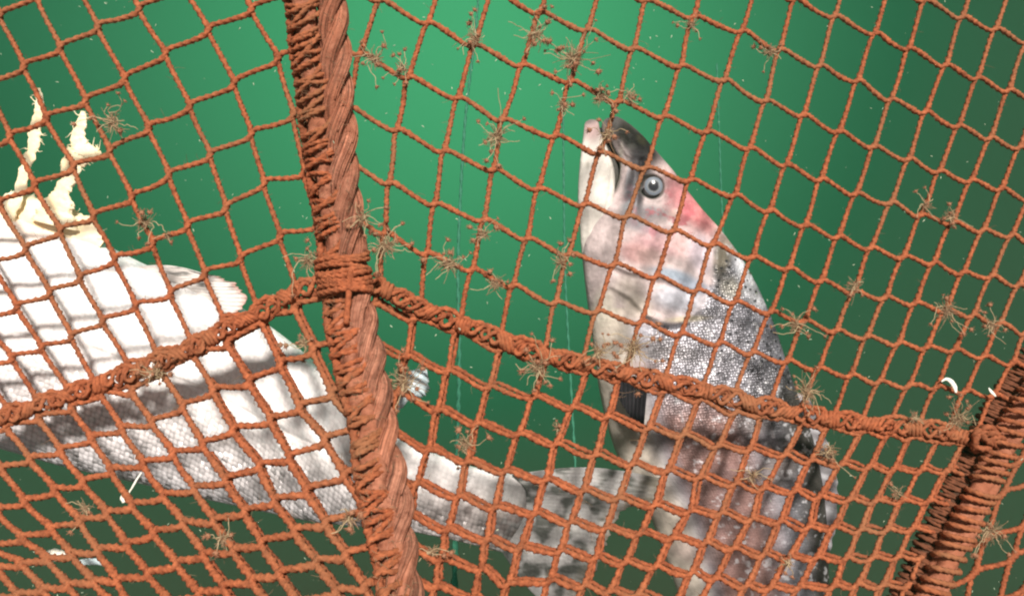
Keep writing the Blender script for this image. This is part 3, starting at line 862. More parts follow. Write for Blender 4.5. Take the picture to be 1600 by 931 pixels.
def colorR(px, py, frac, u):
    c = np.zeros(px.shape + (3,)) + np.array((0.36, 0.35, 0.385))
    head = np.clip((520 - py) / 60, 0, 1)
    inside = px < np.interp(py, [340, 380, 415, 450, 480, 500, 520], [1140, 1112, 1107, 1099, 1085, 1066, 1000])
    bx_ = np.interp(py, [340, 380, 415, 450, 480, 500, 520], [1140, 1112, 1107, 1099, 1085, 1066, 1000]) + 7 * fnoise(px, py, 12, 77)
    hm = np.clip((bx_ - px) / 12 + 0.5, 0, 1) * np.clip((510 - py) / 12, 0, 1)
    c = mixc(c, (0.53, 0.44, 0.43), hm)
    # belly strip
    c = mixc(c, (0.52, 0.46, 0.39), np.clip((0.24 - frac) / 0.10, 0, 1) * (py > 480))
    c = mixc(c, (0.25, 0.15, 0.135), np.clip((frac - 0.2) / 0.1, 0, 1) * np.clip((py - 590) / 60, 0, 1) * np.clip((0.75 - frac) / 0.2, 0, 1))
    # back
    c = mixc(c, (0.19, 0.19, 0.215), np.clip((frac - 0.62) / 0.25, 0, 1) * (1 - hm))
    c = mixc(c, (0.06, 0.056, 0.05), np.clip((frac - 0.72) / 0.18, 0, 1) * np.clip((py - 560) / 60, 0, 1) * (1 - hm))
    P = [
        (980, 214, 50, 24, 48, (0.018, 0.019, 0.013), 1), (1006, 238, 38, 22, 45, (0.022, 0.021, 0.019), 1), (998, 262, 28, 16, 60, (0.035, 0.033, 0.035), 0.95),
        (957, 192, 14, 12, 0, (0.08, 0.075, 0.07), 0.8), (1000, 222, 10, 7, 40, (0.09, 0.085, 0.05), 0.6), (985, 232, 7, 5, 0, (0.07, 0.07, 0.06), 0.6), (966, 262, 4, 30, 5, (0.60, 0.56, 0.48), 0.8), (978, 285, 3, 22, 8, (0.75, 0.75, 0.78), 0.7), (988, 318, 3, 18, -12, (0.70, 0.70, 0.74), 0.6),
        (982, 300, 11, 44, 10, (0.10, 0.10, 0.11), 0.97), (997, 300, 7, 42, 8, (0.03, 0.03, 0.035), 0.92), (975, 330, 10, 14, 0, (0.45, 0.45, 0.47), 0.7),
        (1040, 275, 24, 16, 40, (0.52, 0.40, 0.38), 0.8), (1058, 300, 30, 22, 50, (0.54, 0.24, 0.25), 0.9), (1084, 334, 44, 28, 50, (0.52, 0.17, 0.17), 0.9), (1056, 326, 26, 22, 30, (0.52, 0.21, 0.22), 0.6), (1050, 340, 12, 10, 0, (0.66, 0.48, 0.42), 0.8), (1020, 385, 40, 16, 15, (0.50, 0.22, 0.24), 0.6), (1125, 372, 22, 12, 50, (0.62, 0.42, 0.36), 0.7),
        (1010, 335, 24, 11, 10, (0.20, 0.19, 0.20), 0.8), (990, 352, 28, 14, 20, (0.17, 0.165, 0.18), 0.9), (1020, 366, 26, 8, 10, (0.42, 0.25, 0.28), 0.75),
        (985, 398, 26, 16, 20, (0.50, 0.27, 0.26), 0.85), (1010, 405, 26, 14, 10, (0.52, 0.36, 0.33), 0.7), (1060, 380, 34, 26, 20, (0.55, 0.38, 0.37), 0.8),
        (1085, 400, 20, 30, -10, (0.66, 0.58, 0.66), 0.7), (1040, 430, 34, 9, 12, (0.24, 0.31, 0.38), 0.85), (1070, 448, 30, 12, 15, (0.20, 0.26, 0.34), 0.8), (1050, 468, 40, 20, 10, (0.50, 0.53, 0.60), 0.8),
        (975, 455, 26, 26, 0, (0.24, 0.21, 0.18), 0.85), (990, 480, 20, 18, 0, (0.52, 0.46, 0.38), 0.7), (940, 480, 16, 30, 0, (0.60, 0.55, 0.46), 0.9),
        (1062, 497, 34, 5, -4, (0.45, 0.40, 0.26), 0.7), (1118, 405, 16, 34, 15, (0.16, 0.14, 0.10), 0.9), (1130, 450, 22, 18, 0, (0.34, 0.32, 0.27), 0.8),
        (1162, 440, 17, 46, -22, (0.86, 0.87, 0.92), 0.95), (1138, 388, 16, 12, 30, (0.75, 0.62, 0.52), 0.7),  # first patch: bluish-white glare on the nape, put into the colour
        (1020, 545, 60, 16, 6, (0.36, 0.33, 0.33), 0.6), (1000, 575, 40, 16, 0, (0.42, 0.30, 0.28), 0.6),
        (1080, 650, 16, 40, 5, (0.30, 0.20, 0.19), 0.7), (1120, 690, 20, 30, 5, (0.36, 0.20, 0.17), 0.6), (1160, 650, 30, 26, 0, (0.18, 0.15, 0.14), 0.7),
        (1120, 760, 14, 60, 4, (0.34, 0.22, 0.21), 0.6), (1200, 720, 26, 30, 0, (0.22, 0.18, 0.16), 0.6), (1080, 850, 40, 20, 0, (0.46, 0.34, 0.32), 0.5),
    ]
    for (x, y, rx, ry, rot, cc, w) in P:
        c = mixc(c, cc, blob(px, py, x, y, rx, ry, rot) * w)
    er = np.hypot(px - 1014, py - 296)
    c = mixc(c, (0.06, 0.06, 0.05), np.exp(-((er - 17) / 3.2) ** 2) * 0.9)
    red = fnoise(px, py, 16, 9, 4)
    c = mixc(c, (0.42, 0.10, 0.12), np.clip((red - 0.12) * 3.2, 0, 0.75) * blob(px, py, 1045, 345, 70, 42, 30))
    mot = fnoise(px, py, 11, 12, 3) + hm * 1.1 * fnoise(px, py, 7, 14, 4) + hm * 0.5 * np.clip(fnoise(px * 1.7, py * 0.5, 6, 15, 3), -1, 1)
    c = c * (1 + 0.20 * mot[..., None])
    c = mixc(c, (0.85, 0.85, 0.88), np.clip((fnoise(px, py, 9, 33, 3) - 0.25) * 2, 0, 0.5) * (1 - hm) * (frac > 0.3))
    sp = np.zeros(px.shape)
    for (x, y, r) in SPOT:
        k = (np.abs(px - x) < 8) & (np.abs(py - y) < 8)
        if k.any(): sp[k] = np.maximum(sp[k], np.exp(-(((px[k] - x) / (r * 1.15)) ** 2 + ((py[k] - y) / (r * 1.0)) ** 2) ** 2.5))
    c = mixc(c, (0.02, 0.02, 0.025), sp * 0.97 * (1 - hm) * np.clip((690 - py) / 80, 0.12, 1) * np.clip((frac - 0.35) / 0.15, 0, 1))
    sm = (1 - hm) * np.clip((frac - 0.16) / 0.12, 0, 1) * np.clip((py - 395) / 30, 0.4, 1) * (1 - 0.55 * np.clip((py - 600) / 80, 0, 1))
    a = np.clip(sm, 0, 1) * np.clip((px - 985) / 40, 0, 1) + 0.25 * blob(px, py, 982, 305, 14, 45, 10) * hm
    return np.concatenate([np.clip(c, 0.01, 0.92), a[..., None]], -1)

salR = empty('salmon', W(1080, 560, 0.735))
tag(salR, 'upright silver salmon with pink bruised head and dark snout, pressed behind the upper right net', 'fish')
mainR = [((953, 184), (957, 183), 0.5), ((944, 188), (966, 184), 0.9), ((940, 197), (984, 195), 0.75), ((941, 210), (1003, 212), 0.62), ((952, 222), (1021, 232), 0.56),
         ((959, 236), (1038, 252), 0.52), ((968, 258), (1055, 272), 0.5), ((966, 282), (1073, 298), 0.47), ((956, 304), (1095, 326), 0.45), ((936, 326), (1116, 350), 0.44),
         ((915, 356), (1136, 374), 0.42), ((910, 396), (1156, 402), 0.41), ((914, 440), (1178, 440), 0.40), ((919, 480), (1194, 474), 0.39), ((926, 530), (1210, 512), 0.38),
         ((932, 580), (1224, 555), 0.37), ((939, 622), (1239, 600), 0.36), ((950, 668), (1255, 645), 0.36), ((966, 715), (1270, 690), 0.36), ((990, 762), (1280, 735), 0.36), ((1013, 800), (1287, 780), 0.36),
         ((1032, 850), (1291, 830), 0.36), ((1050, 900), (1293, 890), 0.35), ((1075, 970), (1292, 960), 0.34), ((1110, 1060), (1280, 1050), 0.32), ((1150, 1170), (1262, 1160), 0.30), ((1170, 1260), (1240, 1255), 0.25), ((1198, 1290), (1210, 1290), 0.2)]
jawR = [((921, 187), (928, 187), 0.4), ((914, 193), (935, 191), 0.5), ((911, 214), (939, 208), 0.55), ((907, 245), (951, 236), 0.5), ((904, 280), (960, 268), 0.46), ((903, 312), (960, 300), 0.44),
        ((905, 345), (956, 335), 0.42), ((908, 385), (965, 375), 0.46), ((914, 430), (980, 425), 0.40), ((922, 470), (990, 470), 0.36)]
def jaw_height(px, py):
    return -3.0 * np.exp(-(pdist(px, py, [(947, 240), (955, 262), (952, 300), (946, 330)]) / 2.5) ** 2) + 2.0 * np.exp(-(pdist(px, py, [(920, 330), (922, 380), (925, 430)]) / 5) ** 2) + fnoise(px, py, 30, 41) * 1.5
def jaw_color(px, py, frac, u):
    c = np.zeros(px.shape + (3,)) + np.array((0.70, 0.66, 0.60))
    c = mixc(c, (0.55, 0.36, 0.35), blob(px, py, 925, 200, 16, 24) * 0.85)
    c = mixc(c, (0.14, 0.12, 0.115), blob(px, py, 922, 187, 13, 9) * 0.85)
    c = mixc(c, (0.45, 0.42, 0.36), blob(px, py, 917, 260, 3, 6) * 0.8)
    c = mixc(c, (0.30, 0.28, 0.24), np.clip((frac - 0.90) / 0.08, 0, 1) * np.clip((300 - py) / 40, 0, 1))
    c = c * (1 + 0.10 * fnoise(px, py, 14, 44)[..., None])
    return np.concatenate([c, np.zeros(px.shape + (1,))], -1)
bag = {'acc': Acc(), 'col': [], 'suv': []}
loft(bag, mainR, 1050, 480, depR, heightR, colorR)
loft(bag, jawR, 220, 90, lambda x, y: depR(x, y) - 0.010 * np.clip((400 - y) / 80, 0, 1) + 0 * x, jaw_height, jaw_color)
body = bag['acc'].build('body', FISH_R, attrs={'Col': ('color', np.vstack(bag['col'])), 'suv': ('vec', np.vstack(bag['suv']))})
adopt(body, salR)
# inside of the mouth
MOUTH = noise_mat('mouth_lining', (0.015, 0.014, 0.01), (0.05, 0.045, 0.035), 90, rough=0.5, bump=0.3)
bag = {'acc': Acc(), 'col': [], 'suv': []}
loft(bag, [((934, 200), (940, 200), 0.5), ((933, 208), (948, 208), 0.6), ((938, 240), (972, 238), 0.3), ((945, 270), (975, 268), 0.3), ((942, 300), (965, 300), 0.3), ((940, 330), (955, 328), 0.3)], 60, 40,
     lambda x, y: depR(x, y) + 0.006, lambda x, y: 0 * x, lambda px, py, f, u: np.ones(px.shape + (4,)))
adopt(bag['acc'].build('mouth', MOUTH), salR)
# eye
m_eye, te, be = mat_new('eye_ring')
tcn = te.nodes.new('ShaderNodeTexCoord')
ln = te.nodes.new('ShaderNodeVectorMath'); ln.operation = 'LENGTH'
te.links.new(tcn.outputs['Object'], ln.inputs[0])
cr_ = te.nodes.new('ShaderNodeValToRGB')
mrn = te.nodes.new('ShaderNodeMath'); mrn.operation = 'MULTIPLY'; mrn.inputs[1].default_value = 1 / 0.0098
te.links.new(ln.outputs['Value'], mrn.inputs[0]); te.links.new(mrn.outputs[0], cr_.inputs[0])
for p, c in ((0.42, (0.03, 0.03, 0.035, 1)), (0.50, (0.12, 0.13, 0.14, 1)), (0.56, (0.24, 0.26, 0.27, 1)), (0.66, (0.17, 0.20, 0.24, 1)), (0.78, (0.16, 0.185, 0.22, 1)), (0.88, (0.15, 0.15, 0.14, 1))):  # stop near the rim darkened: lid shading put into the ring colour
    e = cr_.color_ramp.elements.new(p); e.color = c
cr_.color_ramp.elements[0].color = (0.03, 0.035, 0.04, 1)
cr_.color_ramp.elements[-1].color = (0.08, 0.07, 0.05, 1)
nz_ = te.nodes.new('ShaderNodeTexNoise'); nz_.inputs['Scale'].default_value = 330; nz_.inputs['Detail'].default_value = 4
te.links.new(tcn.outputs['Object'], nz_.inputs['Vector'])
mz_ = te.nodes.new('ShaderNodeMath'); mz_.operation = 'MULTIPLY_ADD'; mz_.inputs[1].default_value = 0.22; mz_.inputs[2].default_value = -0.11
te.links.new(nz_.outputs[0], mz_.inputs[0])
mw_ = te.nodes.new('ShaderNodeMath'); mw_.operation = 'ADD'
te.links.new(mrn.outputs[0], mw_.inputs[0]); te.links.new(mz_.outputs[0], mw_.inputs[1]); te.links.new(mw_.outputs[0], cr_.inputs[0])
te.links.new(cr_.outputs[0], be.inputs['Base Color']); be.inputs['Roughness'].default_value = 0.2
def disc_dome(name, r, dome, mat, loc, parent, n=48):
    acc = Acc()
    rr_ = np.linspace(0, 1, 18)[:, None]; th = np.linspace(0, 2 * np.pi, n, endpoint=False)[None, :]
    V = np.stack([rr_ * r * np.cos(th), -dome * np.cos(rr_ * np.pi / 2) + 0 * th, rr_ * r * np.sin(th)], -1)
    i = np.arange(17)[:, None] * n; j = np.arange(n)[None, :]; j2 = (j + 1) % n
    Q = np.stack([i + j, i + n + j, i + n + j2, i + j2], -1).reshape(-1, 4)
    Vb = V * np.array([1, -0.5, 1]); Q2 = Q[:, ::-1] + 18 * n
    acc.add(np.vstack([V.reshape(-1, 3), Vb.reshape(-1, 3)]), np.vstack([Q, Q2]))
    o = acc.build(name, mat)
    o.parent = parent
    o.location = Vector(loc) - Vector(parent.location)
    return o
EYE_DEP = 0.735 - 0.0225
ex = W(1014.5, 296, 0.735)
eye = disc_dome('eye', 0.0083, 0.0019, m_eye, (ex[0], EYE_DEP + 0.0005, ex[2]), salR)
# fins
def fin_dark(px, py, u, s):
    c = np.zeros(px.shape + (3,)) + np.array((0.012, 0.011, 0.013))
    c = mixc(c, (0.36, 0.32, 0.34), 0.5 + 0.5 * np.sin(s * 40)) if False else mixc(c, (0.04, 0.035, 0.04), np.clip(np.sin(s * 46) * 0.6, 0, 1))
    return np.concatenate([c, 0 * px[..., None]], -1)
def fin_grey(px, py, u, s):
    c = np.zeros(px.shape + (3,)) + np.array((0.22, 0.21, 0.22))
    c = mixc(c, (0.42, 0.42, 0.44), np.clip(np.sin(s * 60) * 0.8, 0, 1))
    return np.concatenate([c, 0 * px[..., None]], -1)
sheet('pectoral_fin', [(962, 596), (985, 596), (1012, 602)], [(968, 625), (985, 652), (1005, 682)], lambda x, y: depR(x, y) - 0.040, FIN, salR, rays=9, ripple=0.0006, notch=0.05, colr=fin_dark, dd=(0.004, -0.004), seed=3)
sheet('dorsal_fin', [(1240, 612), (1262, 680), (1278, 745), (1284, 800), (1286, 850)], [(1262, 618), (1289, 680), (1305, 740), (1308, 800), (1298, 862)], lambda x, y: depR(x, y) - 0.006, FIN, salR, rays=13, ripple=0.0009, notch=0.10, colr=fin_grey, seed=4)
sheet('caudal_fin', [(1172, 1250), (1205, 1270), (1240, 1250)], [(1100, 1400), (1205, 1370), (1310, 1400)], depR, FIN, salR, rays=16, ripple=0.0008, colr=fin_grey, seed=5)

# ---- pale fish on the left, lying across
def depL(px, py): return 0.640 + 0.00003 * (px - 200) + 0 * py
def heightL(px, py):
    return fnoise(px, py, 70, 51) * 3 + fnoise(px, py, 20, 52) * 1.2 - 3.5 * np.exp(-(pdist(px, py, [(60, 520), (180, 545), (330, 600), (480, 680), (620, 740), (780, 790)]) / 3) ** 2)
def colorL(px, py, frac, u):
    c = np.zeros(px.shape + (3,)) + np.array((0.93, 0.89, 0.87))
    v = 1 - frac      # 0 top .. 1 bottom here (left outline is the top)
    v = frac
    c = mixc(c, (0.80, 0.76, 0.76), np.clip((v - 0.52) / 0.25, 0, 1))
    c = mixc(c, (0.55, 0.54, 0.56), np.clip((v - 0.82) / 0.16, 0, 1) * 0.8)
    c = mixc(c, (0.90, 0.68, 0.52), blob(px, py, 40, 350, 70, 30, 20) * 0.6)
    tl = np.clip((px - 560) / 180, 0, 1)
    c = mixc(c, (0.50, 0.44, 0.42), tl * np.clip(v * 2.2 - 0.2, 0, 1))
    c = mixc(c, (0.28, 0.27, 0.26), np.clip((px - 725) / 60, 0, 1) * np.clip(v * 8, 0, 1))
    c = mixc(c, (0.17, 0.14, 0.13), tl * np.clip((fnoise(px, py, 26, 61) - 0.05) * 3.0, 0, 0.85) * np.clip((v - 0.15) * 5, 0, 1))
    c = mixc(c, (0.36, 0.28, 0.24), np.clip((fnoise(px, py, 40, 63) - 0.2) * 2.0, 0, 0.35) * np.clip((px - 200) / 150, 0, 1) * np.clip((v - 0.25) * 5, 0, 1))
    c = c * (1 + 0.10 * fnoise(px, py, 12, 64)[..., None])
    a = np.clip((px + 40) / 150, 0.2, 1) * (0.28 + 0.72 * np.clip((v - 0.45) / 0.25, 0, 1))
    return np.concatenate([np.clip(c, 0.01, 0.92), a[..., None]], -1)
salL = empty('salmon', W(300, 600, 0.64))
tag(salL, 'bright white salmon lying across the lower left, its tail reaching past the thick rope', 'fish')
mainL = [((-360, 330), (-365, 350), 0.5), ((-330, 270), (-360, 420), 0.6), ((-240, 235), (-310, 540), 0.5), ((-120, 250), (-220, 620), 0.42), ((-10, 318), (-120, 662), 0.38), ((95, 362), (-20, 690), 0.36), ((150, 378), (45, 708), 0.35),
         ((200, 402), (108, 726), 0.34), ((260, 430), (178, 742), 0.34), ((325, 455), (245, 757), 0.34), ((385, 487), (312, 774), 0.34), ((430, 518), (378, 788), 0.35), ((480, 558), (432, 800), 0.35), ((530, 607), (490, 812), 0.36),
         ((598, 662), (560, 820), 0.38), ((660, 698), (628, 826), 0.38), ((720, 724), (690, 838), 0.36), ((770, 736), (742, 850), 0.32), ((812, 742), (786, 862), 0.22), ((850, 752), (820, 870), 0.10), ((880, 765), (850, 872), 0.04)]
bag = {'acc': Acc(), 'col': [], 'suv': []}
loft(bag, mainL, 800, 300, depL, heightL, lambda px, py, f, u: colorL(px, py, f, u), powr=0.58)
adopt(bag['acc'].build('body', FISH_L, attrs={'Col': ('color', np.vstack(bag['col'])), 'suv': ('vec', np.vstack(bag['suv']))}), salL)
def tailc(px, py, u, s):
    c = np.zeros(px.shape + (3,)) + np.array((0.36, 0.35, 0.34))
    c = mixc(c, (0.06, 0.065, 0.055), np.clip(fnoise(px, py, 28, 71) * 3.2 + 0.1, 0, 0.9))
    c = mixc(c, (0.48, 0.47, 0.45), np.clip(fnoise(px * 0.5, py * 2.2, 20, 72) * 1.8 - 0.2, 0, 0.8) * (1 - u * 0.6))
    c = mixc(c, (0.20, 0.17, 0.13), np.clip((u - 0.8) * 4, 0, 0.8))
    return np.concatenate([c, 0.3 + 0 * px[..., None]], -1)
sheet('caudal_fin', [(800, 742), (822, 770), (815, 815), (784, 862)], [(1034, 748), (1030, 778), (985, 792), (962, 812), (948, 850), (925, 900), (880, 960)], depL, FIN, salL, rays=36, ripple=0.0002, bulge=(0, -15), notch=0.03, colr=tailc, dd=(-0.006, 0.004), seed=7, nu=70, nv=120)
def finw(px, py, u, s):
    c = np.zeros(px.shape + (3,)) + np.array((0.74, 0.70, 0.66))
    c = mixc(c, (0.16, 0.16, 0.15), np.clip(fnoise(px * 0.35, py * 1.6, 9, 91) * 2.5, 0, 0.85) * (s < 0.6))
    c = mixc(c, (0.50, 0.24, 0.18), np.clip((u - 0.9) * 8, 0, 0.7))
    return np.concatenate([c, 0 * px[..., None]], -1)
sheet('dorsal_fin', [(215, 416), (250, 440), (300, 466)], [(318, 428), (346, 434), (368, 446), (380, 464), (372, 492)], lambda x, y: depL(x, y) - 0.014, FIN, salL, rays=16, ripple=0.0005, notch=0.06, colr=finw, dd=(0.004, -0.004), seed=9, bulge=(0, -7))
sheet('anal_fin', [(75, 712), (110, 722), (160, 738)], [(120, 728), (170, 744), (225, 752)], lambda x, y: depL(x, y) - 0.002, FIN, salL, rays=9, ripple=0.0008, notch=0.05, colr=fin_grey, seed=10)
# torn strips of flesh at the left
def strip(pts, name, seed, dep):
    g = np.random.default_rng(seed)
    A = np.array([[p[0], p[1], p[2]] for p in pts], float)
    C = catmull(A, 14); n = len(C); m = 26
    th = np.linspace(0, 2 * np.pi, m, endpoint=False)[None, :]
    P = W(C[:, 0], C[:, 1], dep)
    T_, A_, B_ = frames(P)
    r = C[:, 2:3] * K * dep * (1 + 0.22 * np.interp(np.arange(n), np.arange(0, n + 5, 3), g.uniform(-1, 1, len(np.arange(0, n + 5, 3))))[:, None] + 0.07 * g.normal(0, 1, (n, m)))
    V = P[:, None, :] + (np.cos(th) * r * 0.25)[..., None] * A_[:, None, :] + (np.sin(th) * r)[..., None] * B_[:, None, :]
    acc = Acc()
    i = np.arange(n - 1)[:, None] * m; j = np.arange(m)[None, :]; j2 = (j + 1) % m
    acc.add(V.reshape(-1, 3), np.stack([i + j, i + j2, i + m + j2, i + m + j], -1).reshape(-1, 4))
    # ragged threads
    for k in range(14):
        a = g.integers(2, n - 2); side = g.choice([-1, 1])
        p0 = P[a] + B_[a] * r[a].mean() * side * 0.8
        d = B_[a] * side * g.uniform(0.5, 1) + T_[a] * g.uniform(-0.7, 0.7)
        q = np.stack([p0 + d * t * g.uniform(0.003, 0.008) + np.array([0, 0, 0.001 * math.sin(t * 4 + k)]) for t in np.linspace(0, 1, 8)])
        tube(acc, q, [0.0005, 0.0001], step=0.001, sides=5, rough=0.15)
    return adopt(acc.build(name, FLESH), salL)
strip([(60, 138, 3), (62, 160, 7), (60, 180, 8), (54, 205, 9), (52, 230, 9), (40, 262, 8), (30, 300, 9), (10, 345, 12)], 'torn_flesh', 3, 0.62)
strip([(130, 174, 3), (128, 190, 8), (122, 214, 10), (126, 236, 17), (112, 255, 16), (112, 275, 12), (98, 296, 12), (92, 320, 22), (84, 352, 34)], 'torn_flesh', 4, 0.62)
strip([(118, 232, 8), (138, 236, 10), (152, 240, 6), (158, 238, 2)], 'torn_flesh', 6, 0.618)
strip([(0, 320, 20), (45, 338, 30), (95, 350, 32), (130, 362, 24), (160, 382, 8)], 'torn_flesh', 8, 0.628)

# ------------------------------------------------------------------ hydroid clumps growing on the net
def head_mesh(seed):
    g = np.random.default_rng(seed)
    acc = Acc()
    n, m = 9, 12
    th = np.linspace(0, np.pi, n)[:, None]; ph = np.linspace(0, 2 * np.pi, m, endpoint=False)[None, :]
    r = 1 + g.normal(0, 0.10, (n, m)); r[0] = 1; r[-1] = 1
    V = np.stack([r * np.sin(th) * np.cos(ph), r * np.sin(th) * np.sin(ph), 0.85 * r * np.cos(th) + 0 * ph], -1)
    i = np.arange(n - 1)[:, None] * m; j = np.arange(m)[None, :]; j2 = (j + 1) % m
    acc.add(V.reshape(-1, 3), np.stack([i + j, i + m + j, i + m + j2, i + j2], -1).reshape(-1, 4))
    for k in range(14):
        a = g.uniform(0, 6.28); e = g.uniform(-0.3, 1.0)
        d = np.array([math.cos(a) * math.cos(e), math.sin(a) * math.cos(e), math.sin(e)])
        tube(acc, np.stack([d * 0.8, d * 1.35, d * g.uniform(1.6, 2.1) + g.normal(0, 0.15, 3)]), [0.16, 0.06], step=0.3, sides=4, rough=0)
    o = acc.build('polyp_head', HEAD)
    me = o.data
    bpy.data.objects.remove(o)
    return me
HEADS = [head_mesh(s) for s in range(4)]

CLUMPS = [
 # px, py, radius, heads, label, on seam?
 (585, 92, 34, 6, 'thin clump of brown polyps on the netting knot nearest the top of the thick rope'),
 (628, 108, 30, 4, 'sparse beige hydroid sprig just right of the topmost clump beside the thick rope'),
 (741, 62, 32, 5, 'small hydroid sprig at the top edge, left of the bushiest clump'),
 (776, 213, 42, 7, 'rayed hydroid clump with long pale stalks, alone in the bright water between rope and fish'),
 (838, 55, 40, 8, 'hydroid clump at the very top, left neighbour of the bushiest clump'),
 (893, 92, 52, 13, 'bushiest hydroid clump near the top, many brown heads above the fish snout'),
 (880, 165, 26, 5, 'small hydroid sprig between the bushiest clump and the jaw of the upright fish'),
 (938, 153, 34, 6, 'hydroid clump on the twine just left of the knot above the fish snout'),
 (985, 152, 30, 3, 'pale branching hydroid clump on the twine just right of the knot above the fish snout'),
 (950, 208, 32, 4, 'pale hydroid clump hanging in front of the open mouth of the upright fish'),
 (1080, 40, 24, 3, 'tiny hydroid sprig at the top edge, right of the fish snout'),
 (1203, 82, 28, 3, 'pale wispy hydroid sprig near the top edge over darker water, right of centre'),
 (176, 192, 42, 6, 'feathery beige hydroid clump at the upper left, beside the strips of torn flesh'),
 (226, 346, 34, 4, 'curled pale hydroid clump hanging above the back of the white fish'),
 (262, 368, 16, 1, 'single pale hydroid curl on the strand above the white fish'),
 (566, 342, 34, 6, 'hydroid clump against the right side of the thick rope, above the whipping'),
 (604, 384, 46, 10, 'dense hydroid clump right of the rope whipping, just above the start of the seam'),
 (482, 408, 40, 6, 'hydroid clump on the left side of the thick rope beside the whipping'),
 (700, 414, 40, 6, 'spidery pale hydroid clump in the mesh above the start of the right seam'),
 (756, 366, 28, 3, 'faint hydroid sprig in open green water between rope and fish, at mid height'),
 (774, 444, 30, 4, 'hydroid sprig drooping under the strand right of the spidery clump'),
 (877, 408, 30, 5, 'pale hydroid clump on the strand just left of the upright fish cheek'),
 (630, 600, 54, 10, 'large hydroid clump beside the thick rope in front of a pale blue jelly'),
 (840, 575, 44, 10, 'hydroid clump hanging under the seam, left of the upright fish'),
 (990, 545, 48, 13, 'hydroid clump with many small heads on the gill region of the upright fish'),
 (935, 550, 30, 7, 'hydroid clump over the pale throat of the upright fish, above the seam'),
 (1245, 508, 34, 6, 'hydroid clump on a knot beside the back of the upright fish, above the dark shoulder'),
 (1262, 612, 48, 10, 'tangled hydroid clump where the seam passes the back of the upright fish'),
 (1335, 447, 30, 3, 'lone star-shaped hydroid clump over dark green water on the right'),
 (1446, 322, 26, 2, 'small pale hydroid sprig below the upper right corner, left of its twin'),
 (1485, 340, 30, 3, 'small curled hydroid sprig below the upper right corner, near the right edge'),
 (1478, 486, 40, 4, 'pale curly hydroid clump on the right, above the white flake'),
 (1552, 508, 30, 4, 'hydroid tuft at the right edge of the net, level with the curly clump'),
 (1497, 655, 46, 6, 'hydroid clump on the right end of the seam beside the corner knot'),
 (1428, 652, 24, 2, 'small upright hydroid sprig on the seam left of the corner clump'),
 (727, 692, 32, 6, 'hydroid clump on the doubled net above the tail of the white fish'),
 (474, 535, 28, 3, 'pale hydroid tuft between left seam and thick rope over the back of the white fish'),
 (548, 812, 34, 2, 'beige hydroid tuft on the lower part of the thick rope'),
 (245, 582, 38, 6, 'matted hydroid clump on the left seam over the white fish'),
 (348, 842, 34, 4, 'faint hydroid tuft near the bottom edge in the lower left netting'),
 (133, 795, 26, 2, 'wispy hydroid threads in the lower left corner of the netting'),
 (1295, 705, 36, 5, 'tangled hydroid tuft beneath the seam, over the back fin of the upright fish'),
 (1400, 770, 24, 2, 'small hydroid sprig in the lower right netting over dark water'),
 (1232, 880, 24, 3, 'small hydroid sprig at the bottom edge over the body of the upright fish'),
 (870, 668, 18, 1, 'tiny hydroid curl in dark water left of the fish belly'),
 (1545, 830, 46, 7, 'dense mossy hydroid clump right of the corner rope at the bottom'),
 (1175, 742, 32, 2, 'fine hydroid threads over the flank of the upright fish below the seam'),
 (676, 860, 26, 3, 'hydroid sprig at the bottom edge just right of the thick rope'),
]
